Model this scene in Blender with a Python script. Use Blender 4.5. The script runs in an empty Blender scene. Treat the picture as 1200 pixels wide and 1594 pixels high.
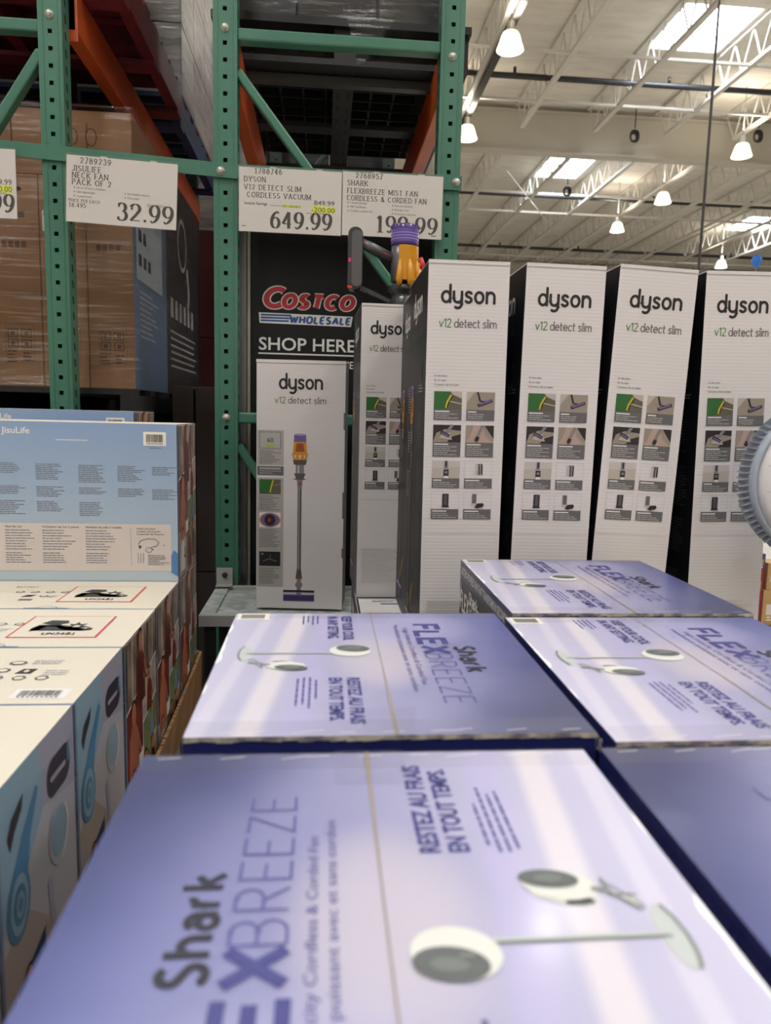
import bpy, bmesh, math, random
from mathutils import Vector, Matrix
random.seed(7)
R_ = math.radians
SC = bpy.context.scene
COL = SC.collection

# ------------------------------------------------------------------ camera
cam_d = bpy.data.cameras.new('camera')
cam = bpy.data.objects.new('camera', cam_d)
COL.objects.link(cam)
rx = Vector((-97, 152, -1145)).normalized()                # world +Y seen in camera axes
up = -Vector((-215, -8703, -1145)).normalized()
up = (up - rx * up.dot(rx)).normalized()
xx = rx.cross(up)
m3 = Matrix((xx, rx, up))
cam.matrix_world = Matrix.Translation((0, 0, 1.4)) @ m3.to_4x4()
cam_d.sensor_fit = 'VERTICAL'; cam_d.sensor_height = 36; cam_d.sensor_width = 36
cam_d.lens = 1145 / 1594 * 36
cam_d.clip_start = .02; cam_d.clip_end = 200
cam_d.dof.use_dof = True; cam_d.dof.focus_distance = 1.75; cam_d.dof.aperture_fstop = 6.5
SC.camera = cam

# ------------------------------------------------------------------ world, exposure
W = bpy.data.worlds.new('world'); SC.world = W; W.use_nodes = True
W.node_tree.nodes['Background'].inputs[0].default_value = (.8, .9, 1, 1)
W.node_tree.nodes['Background'].inputs[1].default_value = .6
vs = SC.view_settings
vs.view_transform = 'Standard'; vs.look = 'None'; vs.gamma = 1; vs.use_curve_mapping = False
vs.exposure = -0.86
LAMP_W = 90; UP_W = 26; SHADE_E = 6; SKY_E = 60

# ------------------------------------------------------------------ materials
def lin(c):
    def f(x):
        x /= 255
        return x / 12.92 if x <= .04045 else ((x + .055) / 1.055) ** 2.4
    return (f(c[0]), f(c[1]), f(c[2]), 1)
MATS = {}
def M(name, rgb=(200, 200, 200), rough=.6, metal=0, emit=0, bump=None, noise=None, spec=.5, alpha=None, coat=0):
    """plain procedural material; noise=(scale(3), rgb2, lo, hi); bump=(kind, scale, strength)"""
    if name in MATS: return MATS[name]
    m = bpy.data.materials.new(name); m.use_nodes = True
    nt = m.node_tree; b = nt.nodes['Principled BSDF']
    b.inputs['Base Color'].default_value = lin(rgb)
    b.inputs['Roughness'].default_value = rough
    b.inputs['Metallic'].default_value = metal
    b.inputs['Specular IOR Level'].default_value = spec
    if coat:
        b.inputs['Coat Weight'].default_value = coat; b.inputs['Coat Roughness'].default_value = .12
    if emit:
        b.inputs['Emission Color'].default_value = lin(rgb); b.inputs['Emission Strength'].default_value = emit
    tc = None
    def coords(scale):
        t = nt.nodes.new('ShaderNodeTexCoord'); mp = nt.nodes.new('ShaderNodeMapping')
        mp.inputs['Scale'].default_value = scale
        nt.links.new(t.outputs['Object'], mp.inputs['Vector']); return mp.outputs[0]
    if noise:
        n = nt.nodes.new('ShaderNodeTexNoise'); n.inputs['Scale'].default_value = 1
        n.inputs['Detail'].default_value = 4
        nt.links.new(coords(noise[0]), n.inputs['Vector'])
        r = nt.nodes.new('ShaderNodeValToRGB')
        r.color_ramp.elements[0].position = noise[2]; r.color_ramp.elements[1].position = noise[3]
        r.color_ramp.elements[0].color = lin(rgb); r.color_ramp.elements[1].color = lin(noise[1])
        nt.links.new(n.outputs['Fac'], r.inputs[0]); nt.links.new(r.outputs[0], b.inputs['Base Color'])
    if bump:
        kind, s, st = bump
        bn = nt.nodes.new('ShaderNodeBump'); bn.inputs['Strength'].default_value = st
        bn.inputs['Distance'].default_value = .002
        if kind == 'flute':
            w = nt.nodes.new('ShaderNodeTexWave'); w.bands_direction = 'Z'; w.inputs['Scale'].default_value = s
            w.inputs['Distortion'].default_value = .15
            nt.links.new(coords((1, 1, 1)), w.inputs['Vector'])
        else:
            w = nt.nodes.new('ShaderNodeTexNoise'); w.inputs['Scale'].default_value = 1; w.inputs['Detail'].default_value = 5
            nt.links.new(coords(s), w.inputs['Vector'])
        nt.links.new(w.outputs['Fac'], bn.inputs['Height']); nt.links.new(bn.outputs[0], b.inputs['Normal'])
    if alpha is not None:
        b.inputs['Alpha'].default_value = alpha
    MATS[name] = m
    return m

# ------------------------------------------------------------------ mesh builder
class MB:
    def __init__(s): s.v = []; s.f = []; s.m = []; s.fm = []; s.sm = []
    def mi(s, m):
        if m not in s.m: s.m.append(m)
        return s.m.index(m)
    def face(s, pts, m, smooth=False):
        k = len(s.v); s.v += [tuple(p) for p in pts]; s.f.append(tuple(range(k, k + len(pts)))); s.fm.append(s.mi(m)); s.sm.append(smooth)
    def box(s, a, b, m, fm=None):
        """fm: dict of face -> material, faces: -x +x -y +y -z +z"""
        fm = fm or {}
        k = len(s.v)
        s.v += [(x, y, z) for x in (a[0], b[0]) for y in (a[1], b[1]) for z in (a[2], b[2])]
        for n, q in (('-x', (0, 1, 3, 2)), ('+x', (4, 6, 7, 5)), ('-y', (0, 4, 5, 1)), ('+y', (2, 3, 7, 6)), ('-z', (0, 2, 6, 4)), ('+z', (1, 5, 7, 3))):
            s.f.append(tuple(k + i for i in q)); s.fm.append(s.mi(fm.get(n, m))); s.sm.append(False)
    def bar(s, p, q, w, h, m, upv=(0, 0, 1)):
        p = Vector(p); q = Vector(q); d = (q - p).normalized(); u = Vector(upv)
        if abs(d.dot(u)) > .98: u = Vector((0, 1, 0))
        sx = d.cross(u).normalized(); sy = sx.cross(d).normalized()
        k = len(s.v)
        for c in (p, q):
            for i, j in ((-1, -1), (1, -1), (1, 1), (-1, 1)):
                s.v.append(tuple(c + sx * i * w / 2 + sy * j * h / 2))
        for q4 in ((0, 1, 2, 3), (7, 6, 5, 4), (0, 4, 5, 1), (1, 5, 6, 2), (2, 6, 7, 3), (3, 7, 4, 0)):
            s.f.append(tuple(k + i for i in q4)); s.fm.append(s.mi(m)); s.sm.append(False)
    def tube(s, pts, r, m, n=10, caps=True):
        pts = [Vector(p) for p in pts]
        rs = r if isinstance(r, (list, tuple)) else [r] * len(pts)
        k = len(s.v); mi = s.mi(m); prev = None
        for i, p in enumerate(pts):
            d = (pts[min(i + 1, len(pts) - 1)] - pts[max(i - 1, 0)]).normalized()
            if prev is None:
                a = Vector((0, 0, 1)) if abs(d.z) < .9 else Vector((1, 0, 0))
                sx = d.cross(a).normalized()
            else:
                sx = (prev - d * prev.dot(d)).normalized()
            prev = sx; sy = d.cross(sx)
            for j in range(n):
                t = 2 * math.pi * j / n
                s.v.append(tuple(p + (sx * math.cos(t) + sy * math.sin(t)) * rs[i]))
        for i in range(len(pts) - 1):
            for j in range(n):
                s.f.append((k + i * n + j, k + i * n + (j + 1) % n, k + (i + 1) * n + (j + 1) % n, k + (i + 1) * n + j)); s.fm.append(mi); s.sm.append(True)
        if caps:
            s.f.append(tuple(k + j for j in reversed(range(n)))); s.fm.append(mi); s.sm.append(False)
            e = k + (len(pts) - 1) * n
            s.f.append(tuple(e + j for j in range(n))); s.fm.append(mi); s.sm.append(False)
    def lathe(s, prof, c, m, n=32, axis='z'):
        """prof: list of (r, h) or (r, h, material for the segment that follows)"""
        k = len(s.v); c = Vector(c)
        for pr in prof:
            for j in range(n):
                t = 2 * math.pi * j / n; x, y, z = pr[0] * math.cos(t), pr[0] * math.sin(t), pr[1]
                if axis == 'y': x, y, z = x, z, y
                if axis == 'x': x, y, z = z, x, y
                s.v.append(tuple(c + Vector((x, y, z))))
        for i in range(len(prof) - 1):
            mm = prof[i][2] if len(prof[i]) > 2 else m
            for j in range(n):
                s.f.append((k + i * n + j, k + i * n + (j + 1) % n, k + (i + 1) * n + (j + 1) % n, k + (i + 1) * n + j)); s.fm.append(s.mi(mm)); s.sm.append(True)
    def mesh(s, name):
        me = bpy.data.meshes.new(name); me.from_pydata(s.v, [], s.f)
        for m in s.m: me.materials.append(m)
        me.polygons.foreach_set('material_index', s.fm); me.polygons.foreach_set('use_smooth', s.sm)
        me.update(); return me
    def build(s, name, parent=None, bevel=0, loc=None):
        o = bpy.data.objects.new(name, s.mesh(name)); COL.objects.link(o)
        if parent: o.parent = parent
        if loc: o.location = loc
        if bevel:
            b = o.modifiers.new('bevel', 'BEVEL'); b.width = bevel; b.segments = 2; b.limit_method = 'ANGLE'; b.angle_limit = R_(50)
        return o
def tag(o, label, cat, group=None):
    o['label'] = label; o['category'] = cat
    if group: o['group'] = group
    return o
def empty(name, loc=(0, 0, 0), rz=0):
    o = bpy.data.objects.new(name, None); COL.objects.link(o); o.location = loc; o.rotation_euler = (0, 0, rz)
    o.empty_display_size = .05
    return o
def copy_tree(o, parent=None):
    c = o.copy(); COL.objects.link(c)
    if parent: c.parent = parent
    for ch in list(o.children): copy_tree(ch, c)
    return c

# ------------------------------------------------------------------ flat printing on faces
def arc(cx, cy, rx_, ry, a0, a1, n=14):
    return [(cx + rx_ * math.cos(R_(a0 + (a1 - a0) * i / n)), cy + ry * math.sin(R_(a0 + (a1 - a0) * i / n))) for i in range(n + 1)]
# capital letters and figures, height 1: char -> (width, strokes, balls)
G = {
 'A': (.72, [[(0, 0), (.36, 1)], [(.36, 1), (.72, 0)], [(.13, .35), (.59, .35)]]),
 'B': (.58, [[(0, 0), (0, 1)], [(0, 1), (.3, 1)] + arc(.3, .76, .24, .24, 90, -90) + [(0, .52)], [(.3, .52)] + arc(.3, .26, .28, .26, 90, -90) + [(0, 0)]]),
 'C': (.66, [arc(.36, .5, .36, .5, 48, 312, 22)]),
 'D': (.66, [[(0, 0), (0, 1)], [(0, 1), (.22, 1)] + arc(.22, .5, .44, .5, 90, -90) + [(0, 0)]]),
 'E': (.5, [[(0, 0), (0, 1)], [(0, 1), (.5, 1)], [(0, .51), (.42, .51)], [(0, 0), (.5, 0)]]),
 'F': (.48, [[(0, 0), (0, 1)], [(0, 1), (.48, 1)], [(0, .51), (.4, .51)]]),
 'G': (.68, [arc(.36, .5, .36, .5, 48, 350, 22), [(.4, .45), (.7, .45)], [(.7, .45), (.7, .1)]]),
 'H': (.62, [[(0, 0), (0, 1)], [(.62, 0), (.62, 1)], [(0, .51), (.62, .51)]]),
 'I': (.08, [[(.04, 0), (.04, 1)]]),
 'J': (.4, [[(.4, 1), (.4, .25)] + arc(.2, .25, .2, .25, 0, -160)]),
 'K': (.58, [[(0, 0), (0, 1)], [(0, .38), (.55, 1)], [(.2, .58), (.6, 0)]]),
 'L': (.46, [[(0, 0), (0, 1)], [(0, 0), (.46, 0)]]),
 'M': (.78, [[(0, 0), (0, 1)], [(0, 1), (.39, .1)], [(.39, .1), (.78, 1)], [(.78, 1), (.78, 0)]]),
 'N': (.64, [[(0, 0), (0, 1)], [(0, 1), (.64, 0)], [(.64, 0), (.64, 1)]]),
 'O': (.72, [arc(.36, .5, .36, .5, 90, 450, 28)]),
 'P': (.54, [[(0, 0), (0, 1)], [(0, 1), (.28, 1)] + arc(.28, .74, .26, .26, 90, -90) + [(0, .48)]]),
 'R': (.58, [[(0, 0), (0, 1)], [(0, 1), (.28, 1)] + arc(.28, .74, .27, .26, 90, -90) + [(0, .48)], [(.26, .48), (.58, 0)]]),
 'S': (.52, [arc(.26, .75, .23, .25, 40, 200, 10) + [(.1, .6), (.4, .42)] + arc(.26, .25, .26, .25, 25, -150, 12)]),
 'T': (.6, [[(.3, 0), (.3, 1)], [(0, 1), (.6, 1)]]),
 'U': (.62, [[(0, 1), (0, .3)] + arc(.31, .3, .31, .3, 180, 360) + [(.62, 1)]]),
 'V': (.68, [[(0, 1), (.34, 0)], [(.34, 0), (.68, 1)]]),
 'W': (.98, [[(0, 1), (.25, 0)], [(.25, 0), (.49, .9)], [(.49, .9), (.73, 0)], [(.73, 0), (.98, 1)]]),
 'X': (.62, [[(0, 0), (.62, 1)], [(0, 1), (.62, 0)]]),
 'Y': (.62, [[(0, 1), (.31, .45)], [(.62, 1), (.31, .45)], [(.31, .45), (.31, 0)]]),
 'Z': (.56, [[(0, 1), (.56, 1)], [(.56, 1), (0, 0)], [(0, 0), (.56, 0)]]),
 '&': (.75, [[(.72, .0), (.2, .7)] + arc(.33, .8, .16, .2, 200, -40) + [(.15, .42)] + arc(.28, .22, .25, .22, 130, 300) + [(.62, .45)]]),
 '.': (.1, [], [(.05, .07, .085)]),
 ',': (.1, [], [(.05, .03, .07)]),
 '-': (.3, [[(0, .38), (.3, .38)]]),
 '0': (.5, [arc(.25, .5, .25, .5, 90, 450, 26)]),
 '1': (.36, [[(.2, 0), (.2, 1)], [(.2, 1), (.04, .84)], [(.02, 0), (.38, 0)]]),
 '2': (.5, [arc(.25, .74, .23, .26, 165, -20, 12) + [(.3, .4), (.0, .03)], [(.0, .05), (.5, .05)]], [(.06, .72, .07)]),
 '3': (.48, [arc(.22, .76, .2, .24, 150, -80, 12), arc(.22, .28, .25, .28, 85, -150, 14)], [(.06, .82, .06), (.04, .16, .07)]),
 '4': (.52, [[(.36, 0), (.36, 1)], [(.36, 1), (0, .28)], [(0, .28), (.52, .28)]]),
 '5': (.48, [[(.08, 1), (.44, 1)], [(.08, 1), (.06, .55)], [(.06, .55)] + arc(.22, .32, .26, .32, 115, -140, 14)], [(.04, .14, .07)]),
 '6': (.5, [arc(.25, .32, .23, .32, 90, 450, 24), [(.02, .32)] + arc(.45, .34, .43, .66, 175, 92, 10)], [(.43, .93, .06)]),
 '7': (.48, [[(0, 1), (.48, 1)], [(.48, 1), (.16, 0)]]),
 '8': (.5, [arc(.25, .76, .2, .24, 90, 450, 22), arc(.25, .27, .25, .27, 90, 450, 22)]),
 '9': (.5, [arc(.25, .68, .23, .32, 90, 450, 24), [(.48, .68)] + arc(.05, .66, .43, .66, -5, -88, 10)], [(.07, .07, .06)]),
 ' ': (.28, []),
}
# rounded lower-case letters, x-height 1
def _l():
    L = {}
    o = arc(.4, .5, .4, .5, 0, 360, 28)
    L['o'] = (.8, [o]); L['d'] = (.8, [o, [(.8, 0), (.8, 1.62)]])
    L['y'] = (.8, [[(0, 1), (0, .42)] + arc(.4, .42, .4, .42, 180, 360) + [(.8, 1)], [(.8, 1), (.8, -.12)] + arc(.4, -.12, .4, .42, 0, -125)])
    L['s'] = (.62, [[(.58, .88), (.45, .97), (.28, 1), (.12, .93), (.05, .77), (.12, .62), (.3, .53), (.48, .44), (.6, .3), (.57, .13), (.42, .02), (.24, 0), (.04, .12)]])
    L['n'] = (.76, [[(0, 0), (0, 1)], [(0, .55)] + arc(.38, .58, .38, .42, 180, 0) + [(.76, 0)]])
    L['m'] = (1.2, [[(0, 0), (0, 1)], [(0, .6)] + arc(.3, .65, .3, .35, 180, 0) + [(.6, 0)], [(.6, .6)] + arc(.9, .65, .3, .35, 180, 0) + [(1.2, 0)]])
    L['e'] = (.8, [[(0, .52), (.8, .52)] + arc(.4, .5, .4, .5, 0, 315, 24)])
    L['c'] = (.7, [arc(.4, .5, .4, .5, 50, 310, 22)])
    L['t'] = (.42, [[(.14, 1.4), (.14, .25)] + arc(.36, .25, .22, .25, 180, 270, 6), [(0, 1), (.42, 1)]])
    L['l'] = (.06, [[(.03, 0), (.03, 1.62)]]); L['i'] = (.06, [[(.03, 0), (.03, 1)]], [(.03, 1.38, .11)])
    L['v'] = (.76, [[(0, 1), (.38, 0)], [(.38, 0), (.76, 1)]])
    L['1'] = (.34, [[(.3, 0), (.3, 1.5)], [(.3, 1.5), (0, 1.25)]])
    L['2'] = (.8, [arc(.4, 1.1, .36, .4, 160, -20, 14) + [(.6, .75), (.04, .02)], [(.04, 0), (.8, 0)]])
    L['S'] = G['S'] and (.8, [[(x * 1.5, y * 1.45) for x, y in G['S'][1][0]]]); L[' '] = (.22, [])
    L['h'] = (.76, [[(0, 0), (0, 1.5)], [(0, .55)] + arc(.38, .58, .38, .42, 180, 0) + [(.76, 0)]])
    L['a'] = (.72, [arc(.34, .32, .34, .32, 0, 360, 20), arc(.34, .62, .36, .38, 150, 0) + [(.7, 0)]])
    L['r'] = (.5, [[(0, 0), (0, 1)], [(0, .5)] + arc(.4, .5, .4, .5, 180, 85)])
    L['k'] = (.74, [[(0, 0), (0, 1.5)], [(0, .42), (.66, 1)], [(.24, .6), (.74, 0)]])
    return L
LO = _l()
_TT = {}
def ttf(body, bold=0):
    k = (body, bold)
    if k not in _TT:
        cu = bpy.data.curves.new('txt', 'FONT'); cu.body = body; cu.size = 1; cu.offset = bold; cu.resolution_u = 3
        ob = bpy.data.objects.new('txt', cu); COL.objects.link(ob)
        me = bpy.data.meshes.new_from_object(ob.evaluated_get(bpy.context.evaluated_depsgraph_get()))
        vs_ = [(v.co.x, v.co.y) for v in me.vertices]; fs = [tuple(p.vertices) for p in me.polygons]
        bpy.data.objects.remove(ob); bpy.data.meshes.remove(me); bpy.data.curves.remove(cu)
        _TT[k] = (vs_, fs)
    return _TT[k]
EPS = .00035
class Face:
    """2D drawing in (u, v) metres on the plane through O"""
    def __init__(s, mb, O, U, V, base=1):
        s.mb = mb; s.O = Vector(O); s.U = Vector(U); s.V = Vector(V); s.N = s.U.cross(s.V).normalized(); s.base = base
        s.tf = lambda u, v: (u, v); s.k = 0
    def P(s, u, v, L=0):
        u, v = s.tf(u, v)
        return s.O + s.U * u + s.V * v + s.N * (EPS * (L + s.base))
    def sub(s, u0, v0, U=(1, 0), V=(0, 1)):
        """a turned frame on the same plane"""
        f = Face(s.mb, s.O + s.U * u0 + s.V * v0, s.U * U[0] + s.V * U[1], s.U * V[0] + s.V * V[1], s.base); return f
    def poly(s, pts, m, L=0): s.mb.face([s.P(u, v, L) for u, v in pts], m)
    def rect(s, u0, v0, u1, v1, m, L=0): s.poly([(u0, v0), (u1, v0), (u1, v1), (u0, v1)], m, L)
    def ell(s, cx, cy, a, b, m, L=0, n=24, rot=0):
        c, q = math.cos(rot), math.sin(rot)
        s.poly([(cx + a * math.cos(t) * c - b * math.sin(t) * q, cy + a * math.cos(t) * q + b * math.sin(t) * c) for t in [2 * math.pi * i / n for i in range(n)]], m, L)
    def line(s, pts, w, m, L=0, wf=None, cap=0):
        n = len(pts); s.k = (s.k + 1) % 12; L = L + s.k * .06       # crossing strokes must not share a plane
        if cap:
            def ext(p, q):
                d = math.hypot(p[0] - q[0], p[1] - q[1]) or 1
                return (p[0] + (p[0] - q[0]) / d * cap, p[1] + (p[1] - q[1]) / d * cap)
            pts = [ext(pts[0], pts[1])] + list(pts[1:-1]) + [ext(pts[-1], pts[-2])]
        lr = []
        for i in range(n):
            a = pts[max(i - 1, 0)]; b = pts[min(i + 1, n - 1)]
            dx, dy = b[0] - a[0], b[1] - a[1]; d = math.hypot(dx, dy) or 1; dx /= d; dy /= d
            ww = wf(dx, dy) if wf else w
            k = 1
            if 0 < i < n - 1:
                c = pts[i]; ex, ey = c[0] - a[0], c[1] - a[1]; e = math.hypot(ex, ey) or 1
                k = 1 / max(.45, abs(ex / e * dx + ey / e * dy))
            lr.append(((pts[i][0] - dy * ww * k / 2, pts[i][1] + dx * ww * k / 2), (pts[i][0] + dy * ww * k / 2, pts[i][1] - dx * ww * k / 2)))
        for i in range(n - 1):
            s.poly([lr[i][1], lr[i + 1][1], lr[i + 1][0], lr[i][0]], m, L)
    def width(s, txt, table, sp): return sum(table[c][0] + sp for c in txt) - sp
    def st(s, txt, u, v, h, m, w=.12, L=0, table=G, sp=.2, xs=1, shear=0, thin=None, serif=0, length=None, rnd=False):
        """stroke lettering; h cap (or x) height, w stroke width in units of h, thin = width of horizontal strokes"""
        tot = s.width(txt, table, sp)
        if length: xs = length / (tot * h)
        x = 0
        for c in txt:
            g = table[c]
            def T(p): return (u + ((x + p[0]) * xs + p[1] * shear) * h, v + p[1] * h)
            wf = None
            if thin is not None: wf = lambda dx, dy: h * (thin + (w - thin) * abs(dy) ** 1.3)
            for stx in g[1]:
                pts = [T(p) for p in stx]
                s.line(pts, w * h, m, L, wf, cap=(0 if thin is not None or rnd else w * h * .5 if len(pts) == 2 and stx[0][0] != stx[1][0] and stx[0][1] == stx[1][1] else 0))
                if rnd:
                    for p in (pts[0], pts[-1]): s.ell(p[0], p[1], w * h / 2, w * h / 2, m, L, 10)
                if serif:
                    for p, q in ((stx[0], stx[1]), (stx[-1], stx[-2])):
                        if p[1] in (0, 1) and abs(q[1] - p[1]) > .9 * abs(q[0] - p[0]):
                            a = T((p[0] - .14, p[1])); b = T((p[0] + .14, p[1])); s.line([a, b], (thin or w) * h, m, L)
            if len(g) > 2:
                for bx, by, br in g[2]:
                    p = T((bx, by)); s.ell(p[0], p[1], br * h, br * h, m, L, 12)
            x += g[0] + sp
        return tot * xs * h
    def tt(s, txt, u, v, h, m, L=0, bold=0, shear=0, length=None, align='l'):
        vs_, fs = ttf(txt, bold)
        if not vs_: return
        k = h / .729; mx = max(a for a, b in vs_); kx = k
        if length: kx = length / mx
        off = -mx * kx / 2 if align == 'c' else -mx * kx if align == 'r' else 0
        b0 = len(s.mb.v)
        s.mb.v += [tuple(s.P(u + off + x * kx + y * k * shear, v + y * k, L)) for x, y in vs_]
        mi = s.mb.mi(m)
        for f in fs: s.mb.f.append(tuple(b0 + i for i in f)); s.mb.fm.append(mi); s.mb.sm.append(False)
    def para(s, u, v, w, rows, lh, th, m, L=0, rnd=None):
        """a block of unreadably small printed lines, v is the top"""
        rn = rnd or random
        for i in range(rows):
            x = u; end = u + w * (rn.uniform(.55, 1))
            while x < end:
                l = min(rn.uniform(1.5, 5) * th * 1.6, end - x); s.rect(x, v - i * lh - th, x + l, v - i * lh, m, L); x += l + th * .7
    def barcode(s, u0, v0, u1, v1, mw, mk, L=0, n=24, frame=.12):
        s.rect(u0, v0, u1, v1, mw, L)
        w = u1 - u0; h = v1 - v0; x = u0 + w * frame; rn = random.Random(3)
        step = w * (1 - 2 * frame) / n
        for i in range(n):
            s.rect(x + i * step, v0 + h * .25, x + i * step + step * rn.uniform(.3, .75), v0 + h * .82, mk, L + 1)
        for i in range(9):
            a = u0 + w * (frame + .02 + i * (1 - 2 * frame) / 9); s.rect(a, v0 + h * .1, a + w * .045, v0 + h * .18, mk, L + 1)
# ------------------------------------------------------------------ room shell
def struct(name, mb, parent=None):
    o = mb.build(name, parent)
    if not parent: o['kind'] = 'structure'
    return o
m_floor = M('concrete', (206, 200, 188), .4, noise=((.8, .8, .8), (186, 180, 168), .35, .7))
m_roof = M('roof_insulation', (228, 221, 208), .75, bump=('n', (9, 9, 9), .6), noise=((1.5, 6, 1), (212, 205, 192), .4, .7))
m_wall = M('metal_wall', (206, 202, 192), .6)
m_steel = M('white_steel', (214, 209, 198), .5)
m_girder = M('girder_paint', (196, 190, 176), .55)
X0, X1, Y0, Y1, ZR = -12, 24, -11, 35.5, 8.45
b = MB(); b.box((X0, Y0, -.1), (X1, Y1, 0), m_floor); struct('floor', b)
for nm, a, c in (('wall_back', (X0, Y1, 0), (X1, Y1 + .1, ZR)), ('wall_front', (X0, Y0 - .1, 0), (X1, Y0, ZR)),
                 ('wall_left', (X0 - .1, Y0, 0), (X0, Y1, ZR)), ('wall_right', (X1, Y0, 0), (X1 + .1, Y1, ZR))):
    b = MB(); b.box(a, c, m_wall); struct(nm, b)
sky = [(6.05, 13.0, 7.42, 14.55), (6.05, 20.6, 7.3, 22.2), (14.5, 25.1, 15.9, 26.9), (14.1, 16.6, 15.5, 18.1), (14.1, 9.2, 15.5, 10.8),
       (6.05, 5.2, 7.42, 6.8), (-2.2, 5.2, -.8, 6.8), (6.05, -3, 7.42, -1.4), (-2.2, -3, -.8, -1.4)]
b = MB()
ys = sorted({Y0, Y1} | {q for s_ in sky for q in (s_[1], s_[3])})
for ya, yb in zip(ys, ys[1:]):
    cuts = sorted((s_[0], s_[2]) for s_ in sky if s_[1] <= ya + 1e-6 and s_[3] >= yb - 1e-6)
    x = X0
    for ca, cb in cuts + [(X1, X1)]:
        b.box((x, ya, ZR), (ca, yb, ZR + .06), m_roof); x = cb
struct('ceiling', b)
m_sky = M('skylight_acrylic', (235, 243, 255), .4, emit=SKY_E)
m_curb = M('skylight_curb', (228, 226, 220), .5)
for i, (xa, ya, xb, yb) in enumerate(sky):
    b = MB()
    b.box((xa, ya, ZR + .3), (xb, yb, ZR + .33), m_sky)
    o = struct('window_%d' % (i + 1), b)
    b = MB()
    for p, q in (((xa - .04, ya - .04), (xa, yb + .04)), ((xb, ya - .04), (xb + .04, yb + .04)), ((xa, ya - .04), (xb, ya)), ((xa, yb), (xb, yb + .04))):
        b.box((p[0], p[1], ZR + .061), (q[0], q[1], ZR + .34), m_curb)
    c = b.build('curb', o)

# roof steel -------------------------------------------------------------
ORD = ['first', 'second', 'third', 'fourth', 'fifth', 'sixth', 'seventh', 'eighth', 'ninth', 'tenth', 'eleventh', 'twelfth']
def girder(y, label):
    r = empty('roof_girder', (0, y, 7.45))
    b = MB(); b.box((X0 + .02, -.06, .04), (X1 - .02, .06, .86), m_girder); b.build('web_panel', r)
    b = MB(); b.box((X0 + .02, -.15, 0), (X1 - .02, .15, .04), m_girder); b.build('flange', r)
    b = MB(); b.box((X0 + .02, -.15, .86), (X1 - .02, .15, .9), m_girder); b.build('flange', r)
    tag(r, label, 'roof beam')
girder(17.5, 'deep cream solid roof girder crossing the ceiling, nearest and largest one')
girder(33.6, 'deep cream roof girder far back just above the tall white boxes')
def joist_part(ya, yb):
    L = yb - ya
    t = MB(); t.box((-.045, 0, .84), (.045, L, .92), m_steel)
    bo = MB(); bo.box((-.05, .5, .2), (.05, L - .5, .26), m_steel)
    w = MB(); n = max(2, round((L - 1) / .62)); st = (L - 1) / n
    w.bar((0, .12, .84), (0, .5, .23), .022, .022, m_steel)
    w.bar((0, L - .12, .84), (0, L - .5, .23), .022, .022, m_steel)
    for i in range(n):
        y = .5 + i * st
        w.bar((0, y, .23), (0, y + st / 2, .86), .024, .024, m_steel)
        w.bar((0, y + st / 2, .86), (0, y + st, .23), .024, .024, m_steel)
    return t, bo, w
xs = [2.84, 4.27, 5.92, 7.55, 9.15, 10.75, 12.35, 13.95, 15.7]
def joists(ya, yb, xlist, bay):
    parts = None; first = None
    for i, x in enumerate(xlist):
        if first is None:
            first = r = empty('roof_joist', (x, ya, 7.55))
            t, bo, w = joist_part(ya, yb)
            t.build('top_chord', r); bo.build('bottom_chord', r); w.build('web_rods', r)
        else:
            r = copy_tree(first); r.location = (x, ya, 7.55)
        tag(r, bay % ORD[i], 'roof joist', 'open web joists under the roof')
joists(3.0, 17.34, [2.84, 4.27, 5.92, 7.55, 9.15, 10.75], 'white open-web roof joist in front of the nearest girder, %s from the green rack post')
joists(17.66, 33.44, xs, 'white open-web roof joist behind the nearest girder, %s from the green rack post')
def run(y, z, x0, x1, s, m, name, label, cat, grp=None):
    b = MB()
    b.bar((x0, 0, 0), (x1, 0, 0), s, s, m); o = b.build(name); o.location = (0, y, z)
    tag(o, label, cat, grp)
for y, w in ((13.5, 'nearest, crossing under the large skylight'), (15.5, 'second, just in front of the nearest girder'), (21.5, 'third, crossing under the middle skylight'), (23.4, 'fourth, behind the middle skylight'), (29.5, 'fifth, farthest back')):
    run(y, 7.78, X0 + .1, X1 - .1, .05 if y < 20 else .06, m_steel, 'joist_bridging', 'thin white bridging bar crossing the joists, ' + w, 'roof brace')
m_pipe = M('black_pipe', (44, 44, 46), .45)
for y, w in ((14.95, 'in front of the nearest girder'), (22.4, 'behind the nearest girder'), (29.0, 'far back under the roof')):
    b = MB(); b.tube([(X0 + .1, 0, 0), (X1 - .1, 0, 0)], .055, m_pipe)
    o = b.build('sprinkler_pipe'); o.location = (0, y, 7.98)
    for i in range(5):
        k = MB(); k.tube([(3.6 + i * 3.1, 0, .055), (3.6 + i * 3.1, 0, .16)], .03, m_pipe); k.build('sprinkler_head', o)
    tag(o, 'black sprinkler pipe running across the ceiling ' + w, 'pipe')
b = MB(); b.bar((0, 3.2, 0), (0, 33, 0), .11, .11, M('dark_steel', (52, 50, 48), .5)); o = b.build('conduit_tray'); o.location = (2.93, 0, 7.68)
tag(o, 'dark steel tray running into the depth beside the joist near the green post', 'cable tray')
# sloping tie rods
for p, q, w in (((8.9, 27.5, 7.7), (4.6, 19.5, 7.7), 'sloping down behind the nearest girder'),):
    b = MB(); b.bar(p, q, .022, .022, m_steel); tag(b.build('tie_rod'), 'thin white diagonal tie rod ' + w, 'roof brace')
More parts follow.
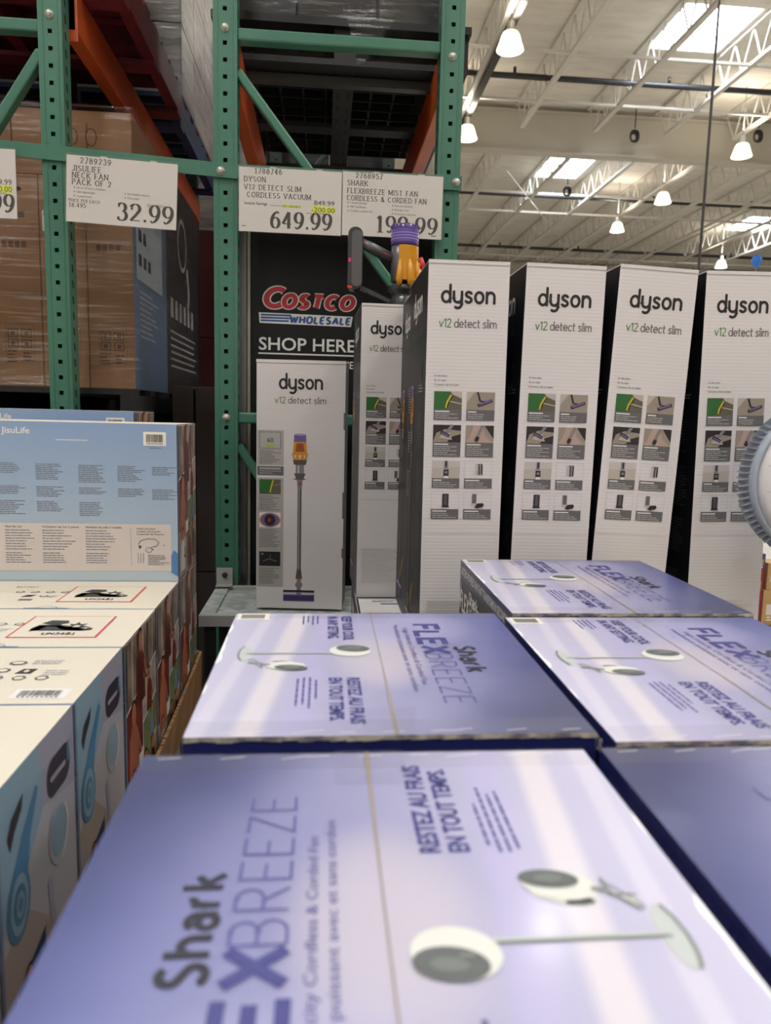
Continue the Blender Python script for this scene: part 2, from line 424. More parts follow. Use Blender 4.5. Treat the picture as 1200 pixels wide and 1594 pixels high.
# coiled cables hung by the roof
for (x, y, z, w) in ((9.75, 16.9, 7.9, 'near the right lamp in front of the girder'), (6.9, 17.0, 7.78, 'in front of the girder centre'), (6.5, 20.4, 7.55, 'behind the girder right of the middle skylight')):
    b = MB()
    for j in range(3):
        r = .1 - .018 * j; b.tube([(r * math.cos(t), .03 * j, r * 1.35 * math.sin(t) + .01 * math.sin(3 * t)) for t in [i * math.pi / 9 for i in range(19)]], .018, m_pipe, 6, caps=False)
    b.tube([(0, 0, .17), (0, 0, 8.44 - z)], .012, m_pipe, 6)
    o = b.build('cable_coil'); o.location = (x, y, z); tag(o, 'black coiled cable under the roof ' + w, 'cable')
# lamps -------------------------------------------------------------------
m_shade = M('glowing_shade', (255, 240, 214), .4, emit=SHADE_E)
m_house = M('lamp_housing', (200, 198, 190), .4, metal=.3)
def make_lamp():
    r = empty('high_bay_lamp')
    b = MB(); b.lathe([(.09, .1), (.12, .09), (.145, .04), (.185, -.09), (.205, -.135), (.21, -.155), (.2, -.155), (.115, .08), (.0, .085)], (0, 0, 0), m_shade, 28)
    b.build('lamp_shade', r)
    b = MB(); b.lathe([(0, .26), (.05, .26), (.06, .24), (.065, .13), (.1, .12), (.1, .102), (0, .102)], (0, 0, 0), m_house, 20); b.build('ballast_housing', r)
    b = MB(); b.tube([(0, 0, .26), (0, 0, 1.245)], .01, m_house, 6); b.build('hanger', r)
    l = bpy.data.lights.new('lamp_light', 'AREA'); l.shape = 'DISK'; l.size = .3; l.energy = LAMP_W; l.color = (1, .965, .93)
    lo = bpy.data.objects.new('lamp_light', l); COL.objects.link(lo); lo.parent = r; lo.location = (0, 0, -.17)
    l = bpy.data.lights.new('lamp_uplight', 'AREA'); l.shape = 'DISK'; l.size = .5; l.energy = UP_W; l.color = (1, .9, .76)
    lo = bpy.data.objects.new('lamp_uplight', l); COL.objects.link(lo); lo.parent = r; lo.location = (0, 0, .38); lo.rotation_euler = (math.pi, 0, 0)
    return r
lamps = [(2.8, 12, 'largest glowing bell lamp hanging left of the big skylight beside the green post'), (2.85, 15.7, 'glowing bell lamp partly hidden behind the green post'),
         (8.78, 15.8, 'glowing bell lamp at the right, just under the cream girder'), (8.7, 19.3, 'glowing bell lamp below the cream girder near the cable coil'),
         (8.7, 22.3, 'small glowing bell lamp above the gap between two tall white boxes'), (14.35, 26.6, 'smallest glowing bell lamp low at the right above the tall boxes')]
rest = [(x, y) for x in (-7.5, -2.6, 2.8, 8.7) for y in (-8.5, -4.5, -.6, 3.2)] + [(8.7, 8), (2.8, 8), (14.4, 2), (14.4, 10), (14.4, 19.3), (2.85, 19.3), (2.85, 24), (20, 22), (20, 12)]
first = None
for i, q in enumerate(lamps + rest):
    r = copy_tree(first) if first else make_lamp()
    first = first or r
    r.location = (q[0], q[1], 7.2)
    tag(r, q[2] if len(q) > 2 else 'glowing bell lamp hung from the roof outside the view', 'lamp', 'bell lamps under the roof')
# cord drop and balloon
b = MB(); b.tube([(0, 0, 0), (0, 0, 6.2)], .011, M('grey_cord', (84, 82, 80), .5), 8)
o = b.build('hanging_cord'); o.location = (3.05, 6, 2.25)
b = MB(); b.lathe([(0, -.05), (.022, -.05), (.025, .05), (.012, .08), (0, .08)], (0, 0, 0), m_pipe, 12); b.build('plug', o)
tag(o, 'long thin grey cord hanging straight down from the roof at the right', 'cord')
b = MB(); b.lathe([(0, -.2), (.02, -.18), (.08, -.1), (.125, 0), (.13, .07), (.1, .14), (.04, .18), (0, .19)], (0, 0, 0), M('blue_balloon', (40, 120, 220), .3), 20)
b.tube([(0, 0, -.2), (.05, 0, -2.5), (0, 0, -5.84)], .006, m_steel, 5)
o = b.build('balloon'); o.location = (11.8, 20, 5.85); tag(o, 'small blue balloon floating at the far right under the roof', 'balloon')

# ------------------------------------------------------------------ pallet racks
m_green = M('green_paint', (60, 109, 90), .32, bump=('n', (14, 14, 3), .15), noise=((6, 6, 1.5), (68, 119, 98), .35, .7))
m_green_shaded = M('green_paint_shaded', (20, 40, 32), .5)  # rack green darkened: shade of the rack depth put into the colour
m_orange = M('orange_paint', (196, 84, 38), .38, bump=('n', (9, 3, 9), .2), noise=((5, 2, 5), (150, 62, 30), .4, .7))
m_bolt = M('zinc_bolt', (190, 188, 178), .35, metal=.6)
m_black = M('black_plastic', (24, 24, 25), .5)
m_hole = M('hole_dark', (10, 12, 11), .9)
def post(root, x0, z0, z1, w=.075, holes=True):
    b = MB(); d = .07; t = .0025; hw = .0065; cx = x0 + w / 2 - .003 * 0
    if holes:
        zs = [2.542 + (k - 60) * .0497 for k in range(120)]
        zs = [z for z in zs if z0 + .1 < z < z1 - .03]
        b.box((x0, 0, z0), (cx - hw, t, z1), m_green); b.box((cx + hw, 0, z0), (x0 + w, t, z1), m_green)
        a = z0
        for z in zs: b.box((cx - hw, 0, a), (cx + hw, t, z - hw), m_green); a = z + hw
        b.box((cx - hw, 0, a), (cx + hw, t, z1), m_green)
        b.box((x0 + .012, -.002, z0), (x0 + .016, 0, z1), m_green)
        b.box((x0 + w - .016, -.002, z0), (x0 + w - .012, 0, z1), m_green)
    else: b.box((x0, 0, z0), (x0 + w, t, z1), m_green)
    for xa in (x0, x0 + w - t):
        b.box((xa, t, z0), (xa + t, d, z1), m_green)
        if holes:
            for z in zs:
                f = -.0004 if xa == x0 else t + .0004
                b.face([(xa + f, .028, z - .012), (xa + f, .04, z - .012), (xa + f, .034, z + .012), (xa + f, .022, z + .012)], m_hole)
    b.box((x0 + t, d - t, z0), (x0 + w - t, d, z1), m_green)
    b.build('post', root, bevel=0)
def bolt(root, x, z, y=0):
    b = MB(); b.lathe([(0, -.011), (.006, -.011), (.0095, -.008), (.0095, -.003), (.013, -.003), (.013, 0)], (x, y, z), m_bolt, 16, axis='y'); b.build('bolt', root)
def tube_bar(root, p, q, s, name):
    b = MB(); b.bar(p, q, s * .8, s, m_green, upv=(0, 1, 0)); b.build(name, root, bevel=.006)
def frame(y, xa, xb, label, w=.075, front=True, z1=3.6):
    r = empty('rack_upright_frame', (0, y, 0))
    post(r, xa, .012, z1, w); post(r, xb, .012, z1, w)
    for x in (xa, xb):
        b = MB(); b.box((x - .02, -.02, 0), (x + w + .02, .09, .011), m_green); b.build('base_plate', r)
    ia, ib = xa + w - .002, xb + .002
    for z in (.25, 1.382, 2.575): tube_bar(r, (ia, .03, z), (ib, .03, z), .046, 'horizontal_brace')
    tube_bar(r, (ia, .03, 2.47), (ib, .03, 1.66), .036, 'diagonal_brace')
    tube_bar(r, (ia, .03, 1.29), (ib, .03, .33), .036, 'diagonal_brace')
    tube_bar(r, (ia, .03, 2.7), (ib, .03, 3.5), .036, 'diagonal_brace')
    for x in (xa, xb):
        for z in (2.586 - (.04 if x > .3 else 0), 1.382): bolt(r, x + w / 2, z)
    tag(r, label, 'rack frame')
    return r
frame(2.5, -.358, .36, 'green punched steel rack frame behind the price signs, standing in the middle')
rear = frame(4.95, -.358, .36, 'rear rack frame with painted-in shade, behind the middle frame')
def shade_green(o):
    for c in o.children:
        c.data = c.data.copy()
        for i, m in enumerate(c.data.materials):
            if m is m_green: c.data.materials[i] = m_green_shaded
shade_green(rear)
# left frame: brace leans the other way
r = empty('rack_upright_frame', (0, 2.5, 0))
post(r, -.884, .012, 3.6, .072); post(r, -1.62, .012, 3.6, .072)
for z in (1.375, 2.56): tube_bar(r, (-1.55, .03, z), (-.882, .03, z), .046, 'horizontal_brace')
tube_bar(r, (-1.55, .03, 1.47), (-.882, .03, 2.49), .04, 'diagonal_brace'); tube_bar(r, (-1.55, .03, 3.5), (-.882, .03, 2.68), .04, 'diagonal_brace')
for z in (2.59,): bolt(r, -.848, z)
for x in (-1.62, -.884):
    b = MB(); b.box((x - .02, -.02, 0), (x + .09, .09, .011), m_green); b.build('base_plate', r)
tag(r, 'green punched steel rack frame at the left edge, in front of the brown cartons', 'rack frame')
r2 = copy_tree(r); r2.location = (0, 4.95, 0); tag(r2, 'rear rack frame with painted-in shade at the left, behind the brown cartons', 'rack frame'); shade_green(r2)
def beam(x, z0, z1, label, w=.05, y0=2.573, y1=4.94):
    r = empty('rack_beam', (x, y0, z0)); L = y1 - y0; h = z1 - z0
    b = MB(); b.box((0, 0, 0), (w, L, h), m_orange); b.build('beam', r, bevel=.004)
    b = MB(); b.box((-.004, .0, -.03), (w + .004, .004, h + .02), m_orange); b.build('end_plate', r)
    tag(r, label, 'rack beam')
beam(-.842, 2.58, 2.71, 'long orange rack beam at the upper left carrying the red pallet', y0=2.575)
beam(-1.6, 2.58, 2.71, 'orange rack beam at the far left above the brown cartons', y0=2.575)
beam(-.335, 2.44, 2.585, 'orange rack beam beside the middle green post, left side of the black pallet')
beam(.366, 2.44, 2.585, 'orange rack beam at the right of the black pallet, next to the lamp')
beam(-.842, 1.22, 1.345, 'orange rack beam under the load of brown cartons, right side')
beam(-1.6, 1.22, 1.345, 'orange rack beam under the load of brown cartons, left side')
# sign rail
r = empty('sign_rail', (0, 2.493, 0))
b = MB()
pts0 = [(-1.7, 2.205, 2.249), (-.283, 2.136, 2.180), (.44, 2.136, 2.180)]
for (xa, za, zb), (xc, zc, zd) in zip(pts0, pts0[1:]):
    for yy, o_ in ((0, 1), (-.004, -1)):
        q = [(xa, yy, za), (xc, yy, zc), (xc, yy, zd), (xa, yy, zb)]
        b.face(q if o_ < 0 else q[::-1], m_green)
    b.face([(xa, -.004, zb), (xc, -.004, zd), (xc, 0, zd), (xa, 0, zb)], m_green)
    b.face([(xa, 0, za), (xc, 0, zc), (xc, -.004, zc), (xa, -.004, za)], m_green)
b.face([(.44, 0, 2.136), (.44, 0, 2.18), (.44, -.004, 2.18), (.44, -.004, 2.136)], m_green)
b.build('rail_strip', r)
bolt(r, -.334, 2.158, -.004); bolt(r, .421, 2.16, -.004)
tag(r, 'flat green steel strip bolted across the posts, holding the price signs', 'rail')

# pallets, loads in the racks ---------------------------------------------
m_wood = M('brown_wood', (112, 82, 58), .8, noise=((4, 30, 30), (84, 60, 42), .3, .7))
m_redw = M('red_pallet_paint', (112, 26, 34), .55, noise=((10, 10, 10), (70, 20, 26), .35, .7), bump=('n', (20, 20, 20), .4))
m_bluew = M('blue_pallet_paint', (34, 52, 92), .6, noise=((10, 10, 10), (24, 32, 56), .35, .7))
def pallet(name, x0, x1, y0, y1, z, h, m, label, blocks=3, under=False):
    r = empty(name, ((x0 + x1) / 2, (y0 + y1) / 2, z)); w = (x1 - x0) / 2; d = (y1 - y0) / 2
    n = 7 if not under else 5
    for i in range(n):
        b = MB(); yy = -d + (2 * d - .09) * i / (n - 1); b.box((-w, yy, h - .02), (w, yy + .09, h), m); b.build('deck_board', r)
    for i in range(blocks):
        b = MB(); xx = -w + (2 * w - .045) * i / (blocks - 1); b.box((xx, -d, .016), (xx + .045, d, h - .0205), m); b.build('stringer', r)
    for i in range(3):
        b = MB(); yy = -d + (2 * d - .09) * i / 2; b.box((-w, yy, 0), (w, yy + .09, .0155), m); b.build('bottom_board', r)
    tag(r, label, 'pallet'); return r
pallet('wooden_pallet', -1.62, -.66, 2.62, 3.62, 2.711, .15, m_redw, 'red pallet overhanging the upper left orange beam')
b = MB(); b.box((-1.61, 2.63, 2.8612), (-.67, 3.61, 2.8642), m_redw); tag(b.build('gap_cover_sheet'), 'added dark red sheet closing the bright gaps of the red pallet', 'sheet')  # added sheet, hides the bright gaps between the pallet boards
pallet('wooden_pallet', -1.62, -.68, 3.7, 4.8, 2.711, .15, m_bluew, 'blue pallet behind the red pallet in the upper left rack')
pallet('wooden_pallet', -1.66, -.66, 2.66, 4.3, 1.346, .125, m_black, 'black pallet under the brown cartons')
# black plastic pallet, seen from below, with crossing ribs
r = empty('plastic_pallet', (.05, 3.3, 2.586)); m_bp = M('black_pallet_plastic', (17, 17, 18), .5)
b = MB(); b.box((-.44, -.62, .115), (.44, .62, .14), m_bp); b.build('deck', r)
b = MB()
for x in (-.42, -.03, .36): b.box((x, -.6, 0), (x + .075, .6, .02), m_bp)
for y in (-.6, -.04, .52): b.box((-.345, y, .0), (-.0305, y + .08, .0195), m_bp); b.box((.0455, y, .0), (.36, y + .08, .0195), m_bp)
for i in range(12):
    b.box((-.34, -.5 + i * .09, .07), (.34, -.492 + i * .09, .115), m_bp)
for i in range(8): b.box((-.33 + i * .09, -.5, .075), (-.322 + i * .09, .5, .1149), m_bp)
b.build('runner_grid', r)
for x in (-.42, -.03, .36):
    for y in (-.6, -.04, .52):
        q = MB(); q.box((x + .001, y + .001, .02), (x + .074, y + .079, .115), m_bp); q.build('block', r)
# slotted centre runner
for i in range(9):
    q = MB()
    for s_ in (-1, 1): q.box((.0075 + s_ * .018 - .006, -.5 + i * .12, -.0008), (.0075 + s_ * .018 + .006, -.44 + i * .12, 0), m_hole)
    q.build('runner_slot', r)
tag(r, 'black plastic pallet seen from below between the two orange beams', 'pallet')
for y, w in ((2.78, 'nearest'), (3.72, 'second'), (4.3, 'rearmost')):
    b = MB(); b.box((-.285, y, 2.555), (.366, y + .035, 2.583), M('galvanised', (84, 84, 82), .4, metal=.6)); o = b.build('pallet_support_bar')
    tag(o, 'galvanised cross bar under the black pallet, %s from the viewer' % w, 'support bar')
m_wrapg = M('wrapped_grey', (182, 174, 168), .28, noise=((3, 3, 22), (110, 106, 106), .3, .7), bump=('n', (6, 6, 60), 1), coat=.4)
m_wrapd = M('wrapped_dark', (34, 33, 36), .3, noise=((3, 3, 16), (14, 14, 16), .3, .65), bump=('n', (5, 5, 50), 1), coat=.5)
def wrapped(name, a, c, m, label, rows=3, cols=3, mj=None):
    """a pallet load: rows of cartons, with the stretch film as its own skin"""
    r = empty(name, ((a[0] + c[0]) / 2, (a[1] + c[1]) / 2, a[2]))
    w, d, h = (c[0] - a[0]) / 2, (c[1] - a[1]) / 2, c[2] - a[2]
    for i in range(rows):
        b = MB(); g = .004
        for j in range(cols):
            x = -w + 2 * w * j / cols
            for k in range(cols):
                y = -d + 2 * d * k / cols
                b.box((x + g, y + g, h * i / rows), (x + 2 * w / cols - g, y + 2 * d / cols - g, h * (i + 1) / rows - g), m)
        b.build('carton_layer', r, bevel=.004)
    tag(r, label, 'pallet load'); return r
def film(x0, x1, y0, y1, z0, z1, parent, faces='fr', amp=.006, seed=1):
    """crumpled stretch film around a load, one sheet that runs round the corner"""
    rn = random.Random(seed); b = MB(); m = m_film
    path = []
    n = 36
    if 'f' in faces: path += [(x0 + (x1 - x0) * i / n, y0) for i in range(n + 1)]
    if 'r' in faces: path += [(x1, y0 + (y1 - y0) * i / n) for i in range(1, n + 1)]
    nz = 60; k = len(b.v); mi = b.mi(m)
    ph = [rn.uniform(0, 6) for _ in range(8)]
    for j in range(nz + 1):
        z = z0 + (z1 - z0) * j / nz
        for i, (x, y) in enumerate(path):
            q = amp * (.5 * math.sin(j * 1.7 + i * .12 + ph[0]) + .5 * math.sin(j * .9 - i * .2 + ph[1]) + rn.uniform(-.5, .5))
            fx = abs(y - y0) < 1e-6
            b.v.append((x + (0 if fx and i < n else .004 + abs(q)), y - (.004 + abs(q) if fx else 0), z))
    W_ = len(path)
    for j in range(nz):
        for i in range(W_ - 1):
            b.f.append((k + j * W_ + i, k + j * W_ + i + 1, k + (j + 1) * W_ + i + 1, k + (j + 1) * W_ + i)); b.fm.append(mi); b.sm.append(True)
    return b.build('stretch_film', parent)
# film material: clear, streaked, glossy
m_film = bpy.data.materials.new('stretch_film'); m_film.use_nodes = True
nt = m_film.node_tree; nt.nodes.remove(nt.nodes['Principled BSDF']); out = nt.nodes['Material Output']
tr = nt.nodes.new('ShaderNodeBsdfTransparent'); gl = nt.nodes.new('ShaderNodeBsdfGlossy'); gl.inputs['Roughness'].default_value = .16
gl.inputs['Color'].default_value = (.9, .9, .9, 1)
mx = nt.nodes.new('ShaderNodeMixShader'); tcn = nt.nodes.new('ShaderNodeTexCoord'); mp = nt.nodes.new('ShaderNodeMapping'); mp.inputs['Scale'].default_value = (5, 5, 95)
nz_ = nt.nodes.new('ShaderNodeTexNoise'); nz_.inputs['Detail'].default_value = 6; nz_.inputs['Scale'].default_value = 1
rp = nt.nodes.new('ShaderNodeMapRange'); rp.inputs[1].default_value = .5; rp.inputs[2].default_value = .82; rp.inputs[3].default_value = .02; rp.inputs[4].default_value = .34
bm_ = nt.nodes.new('ShaderNodeBump'); bm_.inputs['Strength'].default_value = 1; bm_.inputs['Distance'].default_value = .012
L_ = nt.links.new
L_(tcn.outputs['Object'], mp.inputs[0]); L_(mp.outputs[0], nz_.inputs['Vector']); L_(nz_.outputs['Fac'], rp.inputs[0]); L_(nz_.outputs['Fac'], bm_.inputs['Height'])
L_(bm_.outputs[0], gl.inputs['Normal']); L_(rp.outputs[0], mx.inputs[0]); L_(tr.outputs[0], mx.inputs[1]); L_(gl.outputs[0], mx.inputs[2]); L_(mx.outputs[0], out.inputs[0])

o = wrapped('wrapped_load', (-1.55, 2.66, 2.8645), (-.82, 3.58, 3.7), m_wrapg, 'pale film-wrapped load standing on the red pallet')
film(-.365, .365, -.46, .46, .01, .8, o, 'fr', seed=2)
o = wrapped('wrapped_load', (-1.5, 3.72, 2.862), (-.672, 4.75, 3.8), m_wrapg, 'grey film-wrapped load on the blue pallet next to the middle post')
film(-.414, .414, -.515, .515, .01, .93, o, 'fr', amp=.012, seed=3)
o = wrapped('wrapped_load', (-.38, 2.7, 2.728), (.44, 3.9, 3.7), m_wrapd, 'black film-wrapped load above the top green brace on the black pallet')
film(-.41, .41, -.6, .6, .0, .9, o, 'fr', amp=.012, seed=4)
# torn film hanging under it
b = MB(); rn = random.Random(9)
for cx, yy in ((.12, 2.65),):
    P = [(cx - .06, 2.72), (cx + .1, 2.715), (cx + .07, 2.66), (cx + .02, 2.6), (cx - .02, 2.56), (cx - .03, 2.6)]
    b.face([(x, yy + rn.uniform(-.01, .01), z) for x, z in P], m_film)
tag(b.build('torn_film_strip'), 'torn clear film scrap hanging below the top green brace', 'plastic film')

# brown carton load --------------------------------------------------------
m_kraft = M('kraft_card', (142, 104, 70), .7, noise=((2, 2, 2), (126, 91, 60), .35, .7))
m_ink = M('carton_ink', (92, 64, 46), .8); m_klabel = M('label_paper', (205, 198, 188), .6); m_k = M('black_ink', (28, 27, 27), .6)
m_blueprint = M('print_blue', (74, 96, 124), .45); m_darkprint = M('print_dark', (38, 34, 38), .4); m_greyprint = M('print_grey', (150, 150, 152), .45)
def carton(x0, x1, y0, y1, z0, z1, label, right=None, marks=1):
    b = MB(); w, d, h = x1 - x0, y1 - y0, z1 - z0
    b.box((0, 0, 0), (w, d, h), m_kraft, {'+x': right or m_kraft})
    f = Face(b, (0, 0, 0), (1, 0, 0), (0, 0, 1))
    f.rect(0, h * .985, w, h * .988, m_ink, 0)
    if marks == 1:                                     # tall cartons: handling symbols
        s = w * .62; u0 = w * .2; v0 = .09
        for q in ((0, 0, 1, .012), (0, .988, 1, 1), (0, 0, .012, 1), (.988, 0, 1, 1)):
            f.rect(u0 + q[0] * s, v0 + q[1] * s * 1.3, u0 + q[2] * s, v0 + q[3] * s * 1.3, m_ink)
        for i in range(2):
            for j in range(2):
                a = u0 + s * (.08 + .47 * i); c = v0 + s * (.45 + .37 * j); e = s * .36
                for q in ((0, 0, 1, .1), (0, .75, 1, .85), (0, 0, .1, .85), (.9, 0, 1, .85)): f.rect(a + q[0] * e, c + q[1] * e, a + q[2] * e, c + q[3] * e, m_ink, 0)
                f.rect(a + e * .3, c + e * .2, a + e * .7, c + e * .62, m_ink, 0)
        f.para(u0 + s * .05, v0 + s * .36, s * .4, 4, .012, .005, m_ink); f.para(u0 + s * .6, v0 + s * .3, s * .35, 3, .012, .006, m_ink)
        f.rect(w * .25, h * .80, w * .7, h * .83, m_ink); f.ell(w * .5, h * .93, w * .16, .009, m_hole)
        for i in range(4): f.rect(w * .2 + i * .022, h * .66, w * .2 + i * .022 + .016, h * .69, m_ink)
    elif marks == 2:
        for i in range(3):
            f.rect(w * .3 + i * w * .16, h * .25, w * .3 + i * w * .16 + .004, h * .8, m_ink)
            f.ell(w * .34 + i * w * .16, h * .6, .02, .03, m_ink); f.ell(w * .34 + i * w * .16, h * .6, .016, .026, m_kraft, 1)
    if right:
        g = Face(b, (w, 0, 0), (0, 1, 0), (0, 0, 1))
        if right is m_blueprint:
            g.rect(d * .08, h * .55, d * .85, h * .95, M('print_pale', (150, 158, 164), .5), 0)
            for i in range(5): g.rect(d * (.14 + .13 * (i % 3)), h * (.62 + .12 * (i // 3)), d * (.22 + .13 * (i % 3)), h * (.68 + .12 * (i // 3)), m_darkprint, 1)
            g.para(d * .15, h * .5, d * .6, 9, .02, .007, m_greyprint)
        else:
            g.ell(d * .45, h * .74, .11, .12, m_greyprint, 0); g.ell(d * .45, h * .74, .09, .1, m_darkprint, 1)
            g.line([(d * .6, h * .65), (d * .66, h * .52), (d * .62, h * .45)], .05, m_greyprint, 0)
            for i in range(6): g.rect(d * .1 + i * .1, h * .36, d * .1 + i * .1 + .06, h * .45, m_greyprint, 0)
            g.para(d * .1, h * .3, d * .8, 6, .03, .01, m_greyprint)
    o = b.build('carton', loc=(x0, y0, z0), bevel=.003); tag(o, label, 'carton', 'brown cartons on the left rack'); return o
xe = [-1.47, -1.31, -1.15, -.99, -.832, -.672]; zc = [1.4725, 2.195, 2.41]
wd = ['at the far left edge', 'second from the left edge', 'behind the hanging sign at the left', 'just behind the left green post', 'rightmost of the row']
for i in range(5):
    carton(xe[i] + .001, xe[i + 1] - .001, 2.75, 3.3, zc[0], zc[1] - .001, 'tall brown film-wrapped carton, ' + wd[i], right=m_blueprint if i == 4 else None)
carton(-1.15, -.672, 3.302, 4.1, zc[0], zc[2], 'large dark printed box behind the brown cartons', right=m_darkprint, marks=0)
carton(-1.47, -1.072, 2.75, 3.3, zc[1], zc[2], 'low brown carton lying on top of the tall ones at the left', marks=2)
carton(-1.07, -.672, 2.75, 3.3, zc[1], zc[2], 'low brown carton lying on top of the tall ones at the right, behind the post', marks=2)
r = empty('stretch_wrap', (-1.07, 3.4, 1.476))
film(-.405, .402, -.655, .7, 0, .95, r, 'fr', amp=.004, seed=6)
tag(r, 'clear shiny stretch film wound around the brown cartons', 'plastic film')
b = MB(); f = Face(b, (0, 0, 0), (1, 0, 0), (0, 0, 1)); b.box((0, 0, 0), (.032, .001, .068), m_klabel)
f.para(.004, .062, .02, 2, .006, .003, m_k); f.barcode(.006, .018, .027, .042, m_klabel, m_k, 1, 9)
o = b.build('shipping_label', loc=(-.975, 2.738, 2.005)); tag(o, 'small white barcode label on the brown carton beside the left sign', 'label')

# deep background loads, added to keep the rack depth dark
def dark(a, c, m, label):
    o = wrapped('wrapped_load', a, c, m, label, 2, 2); return o
dark((-1.6, 5.2, .0), (-.45, 6.4, 1.2), M('far_brown', (96, 70, 50), .8), 'added brown pallet load deep behind the left rack, at floor level')
dark((-.38, 5.2, .0), (.42, 6.4, 1.25), M('far_grey', (60, 58, 60), .7), 'added dark grey pallet load deep behind the middle rack, at floor level')
dark((-1.6, 5.2, 1.2), (-.45, 6.4, 2.6), M('far_red', (80, 30, 28), .7), 'added dark red load deep behind the brown cartons')
dark((-.38, 5.2, 1.25), (.42, 6.4, 3.6), m_wrapd, 'added black wrapped load deep behind the black sign panel')
dark((-3.2, 5.2, .0), (-1.7, 6.4, 3.7), m_wrapd, 'added tall black wrapped load at the far left background')
dark((-3.2, 2.7, .0), (-1.75, 4.9, 3.7), m_wrapd, 'added tall black wrapped load beside the left rack')
dark((-1.6, 5.2, 2.6), (-.4, 6.4, 3.8), m_wrapg, 'added grey wrapped load high up behind the middle post')
dark((-1.6, 2.75, .0), (-.68, 4.7, 1.15), M('far_grey2', (50, 46, 44), .7), 'added dark load on the floor below the brown cartons')
dark((-.6, 3.0, .0), (-.42, 4.7, 1.5), M('far_brown_shaded', (48, 38, 32), .8), 'added narrow brown stack darkening the gap between the two racks')  # near-black brown carries the shade between the racks in its colour
# ------------------------------------------------------------------ price signs
m_paper = M('sign_paper', (214, 208, 202), .6); m_ser = M('sign_ink', (38, 35, 36), .7); m_yel = M('highlighter', (226, 232, 60), .6)
m_faint = M('faint_ink', (88, 84, 84), .7)
m_sleeve = bpy.data.materials.new('clear_sleeve'); m_sleeve.use_nodes = True
nt = m_sleeve.node_tree; nt.nodes.remove(nt.nodes['Principled BSDF'])
tr = nt.nodes.new('ShaderNodeBsdfTransparent'); gl = nt.nodes.new('ShaderNodeBsdfGlossy'); gl.inputs['Roughness'].default_value = .08
mx = nt.nodes.new('ShaderNodeMixShader'); mx.inputs[0].default_value = .06
nt.links.new(tr.outputs[0], mx.inputs[1]); nt.links.new(gl.outputs[0], mx.inputs[2]); nt.links.new(mx.outputs[0], nt.nodes['Material Output'].inputs[0])
SG = dict(serif=1, w=.17, thin=.105, sp=.34)
BG = dict(w=.2, thin=.05, sp=.22)
def sign(x0, x1, z0, z1, y, ry, label, draw):
    w, h = x1 - x0, z1 - z0
    r = empty('price_sign', (x0, y, z1)); r.rotation_euler = (0, ry, 0)
    b = MB(); b.box((0, 0, -h), (w, .0012, 0), m_paper)
    f = Face(b, (0, 0, -h), (1, 0, 0), (0, 0, 1)); draw(f, w, h); b.build('paper_card', r)
    b = MB(); b.box((-.003, -.0025, -h - .003), (w + .003, -.0019, .006), m_sleeve); b.build('clear_sleeve', r)
    b = MB(); b.box((w * .3, .0014, -.012), (w * .3 + .02, .0022, .004), m_bolt); b.box((w * .75, .0014, -.012), (w * .75 + .02, .0022, .004), m_bolt); b.build('clip', r)
    tag(r, label, 'price sign', 'price signs on the green rail')
def st3(f, t, u, v, h, **k):
    a = dict(SG); a.update(k); return f.st(t, u, v, h, m_ser, **a)
def bullets(f, items, u, v, dv, h=.0062):
    for i, t in enumerate(items):
        f.ell(u, v - i * dv + h * .4, .0018, .0018, m_ser); f.tt(t, u + .006, v - i * dv, h, m_faint)
def d1(f, w, h):
    st3(f, '2789239', .042, h - .022, .0165, w=.15)
    st3(f, 'JISULIFE', .018, h - .046, .0155, w=.15); st3(f, 'NECK FAN', .018, h - .066, .0155, w=.15); st3(f, 'PACK OF 2', .018, h - .086, .0155, w=.15)
    bullets(f, ['Up to 18 hours of battery', 'Ultra lightweight', '5-speed wind'], .024, h - .098, .0125); bullets(f, ['Soft flexible silicone', 'Ultra-quiet'], .178, h - .104, .012)
    st3(f, 'PRICE PER EACH', .008, h - .138, .008, w=.15); st3(f, '16.495', .009, h - .154, .012, w=.15)
    st3(f, 'SELL PRICE', .245, h - .134, .007, w=.15)
    f.st('32.99', .156, .016, .052, m_ser, length=.168, **BG)
def d2(f, w, h):
    st3(f, '1788746', .05, h - .018, .0155, w=.15)
    st3(f, 'DYSON', .017, h - .043, .0145, w=.15); st3(f, 'V12 DETECT SLIM', .017, h - .067, .0145, w=.15); st3(f, 'CORDLESS VACUUM', .026, h - .09, .0145, w=.15)
    f.rect(.136, h - .116, .195, h - .109, m_yel); f.rect(.228, h - .128, .305, h - .108, m_yel)
    f.tt('Instant Savings', .017, h - .113, .009, m_ser, bold=.01); f.rect(.098, h - .1135, .134, h - .1125, m_ser)
    f.tt('EXP. 2025-08-31', .138, h - .1155, .006, m_ser, 1)
    f.tt('849.99', .236, h - .105, .015, m_ser, length=.066); f.tt('-200.00', .228, h - .126, .015, m_ser, 1, length=.075)
    f.tt('PRICE AFTER SAVINGS', .212, h - .133, .0045, m_ser, 2, length=.07)
    f.st('649.99', .102, .014, .05, m_ser, length=.19, **BG)
    f.para(.01, .018, .02, 1, .006, .003, m_faint)
def d3(f, w, h):
    st3(f, '2768957', .042, h - .018, .0155, w=.15)
    st3(f, 'SHARK', .016, h - .041, .0145, w=.15); st3(f, 'FLEXBREEZE MIST FAN', .016, h - .065, .0145, w=.15, length=.225); st3(f, 'CORDLESS & CORDED FAN', .015, h - .087, .0145, w=.15, length=.255)
    bullets(f, ['5 speed settings', '180° oscillation', 'Cordless outdoor fan'], .018, h - .097, .0125); bullets(f, ['Remote included', 'Storage cover', 'Pedestal or tabletop'], .162, h - .1, .0125)
    f.st('199.99', .112, .014, .05, m_ser, length=.195, **BG)
    f.para(.29, .011, .02, 1, .006, .003, m_faint)
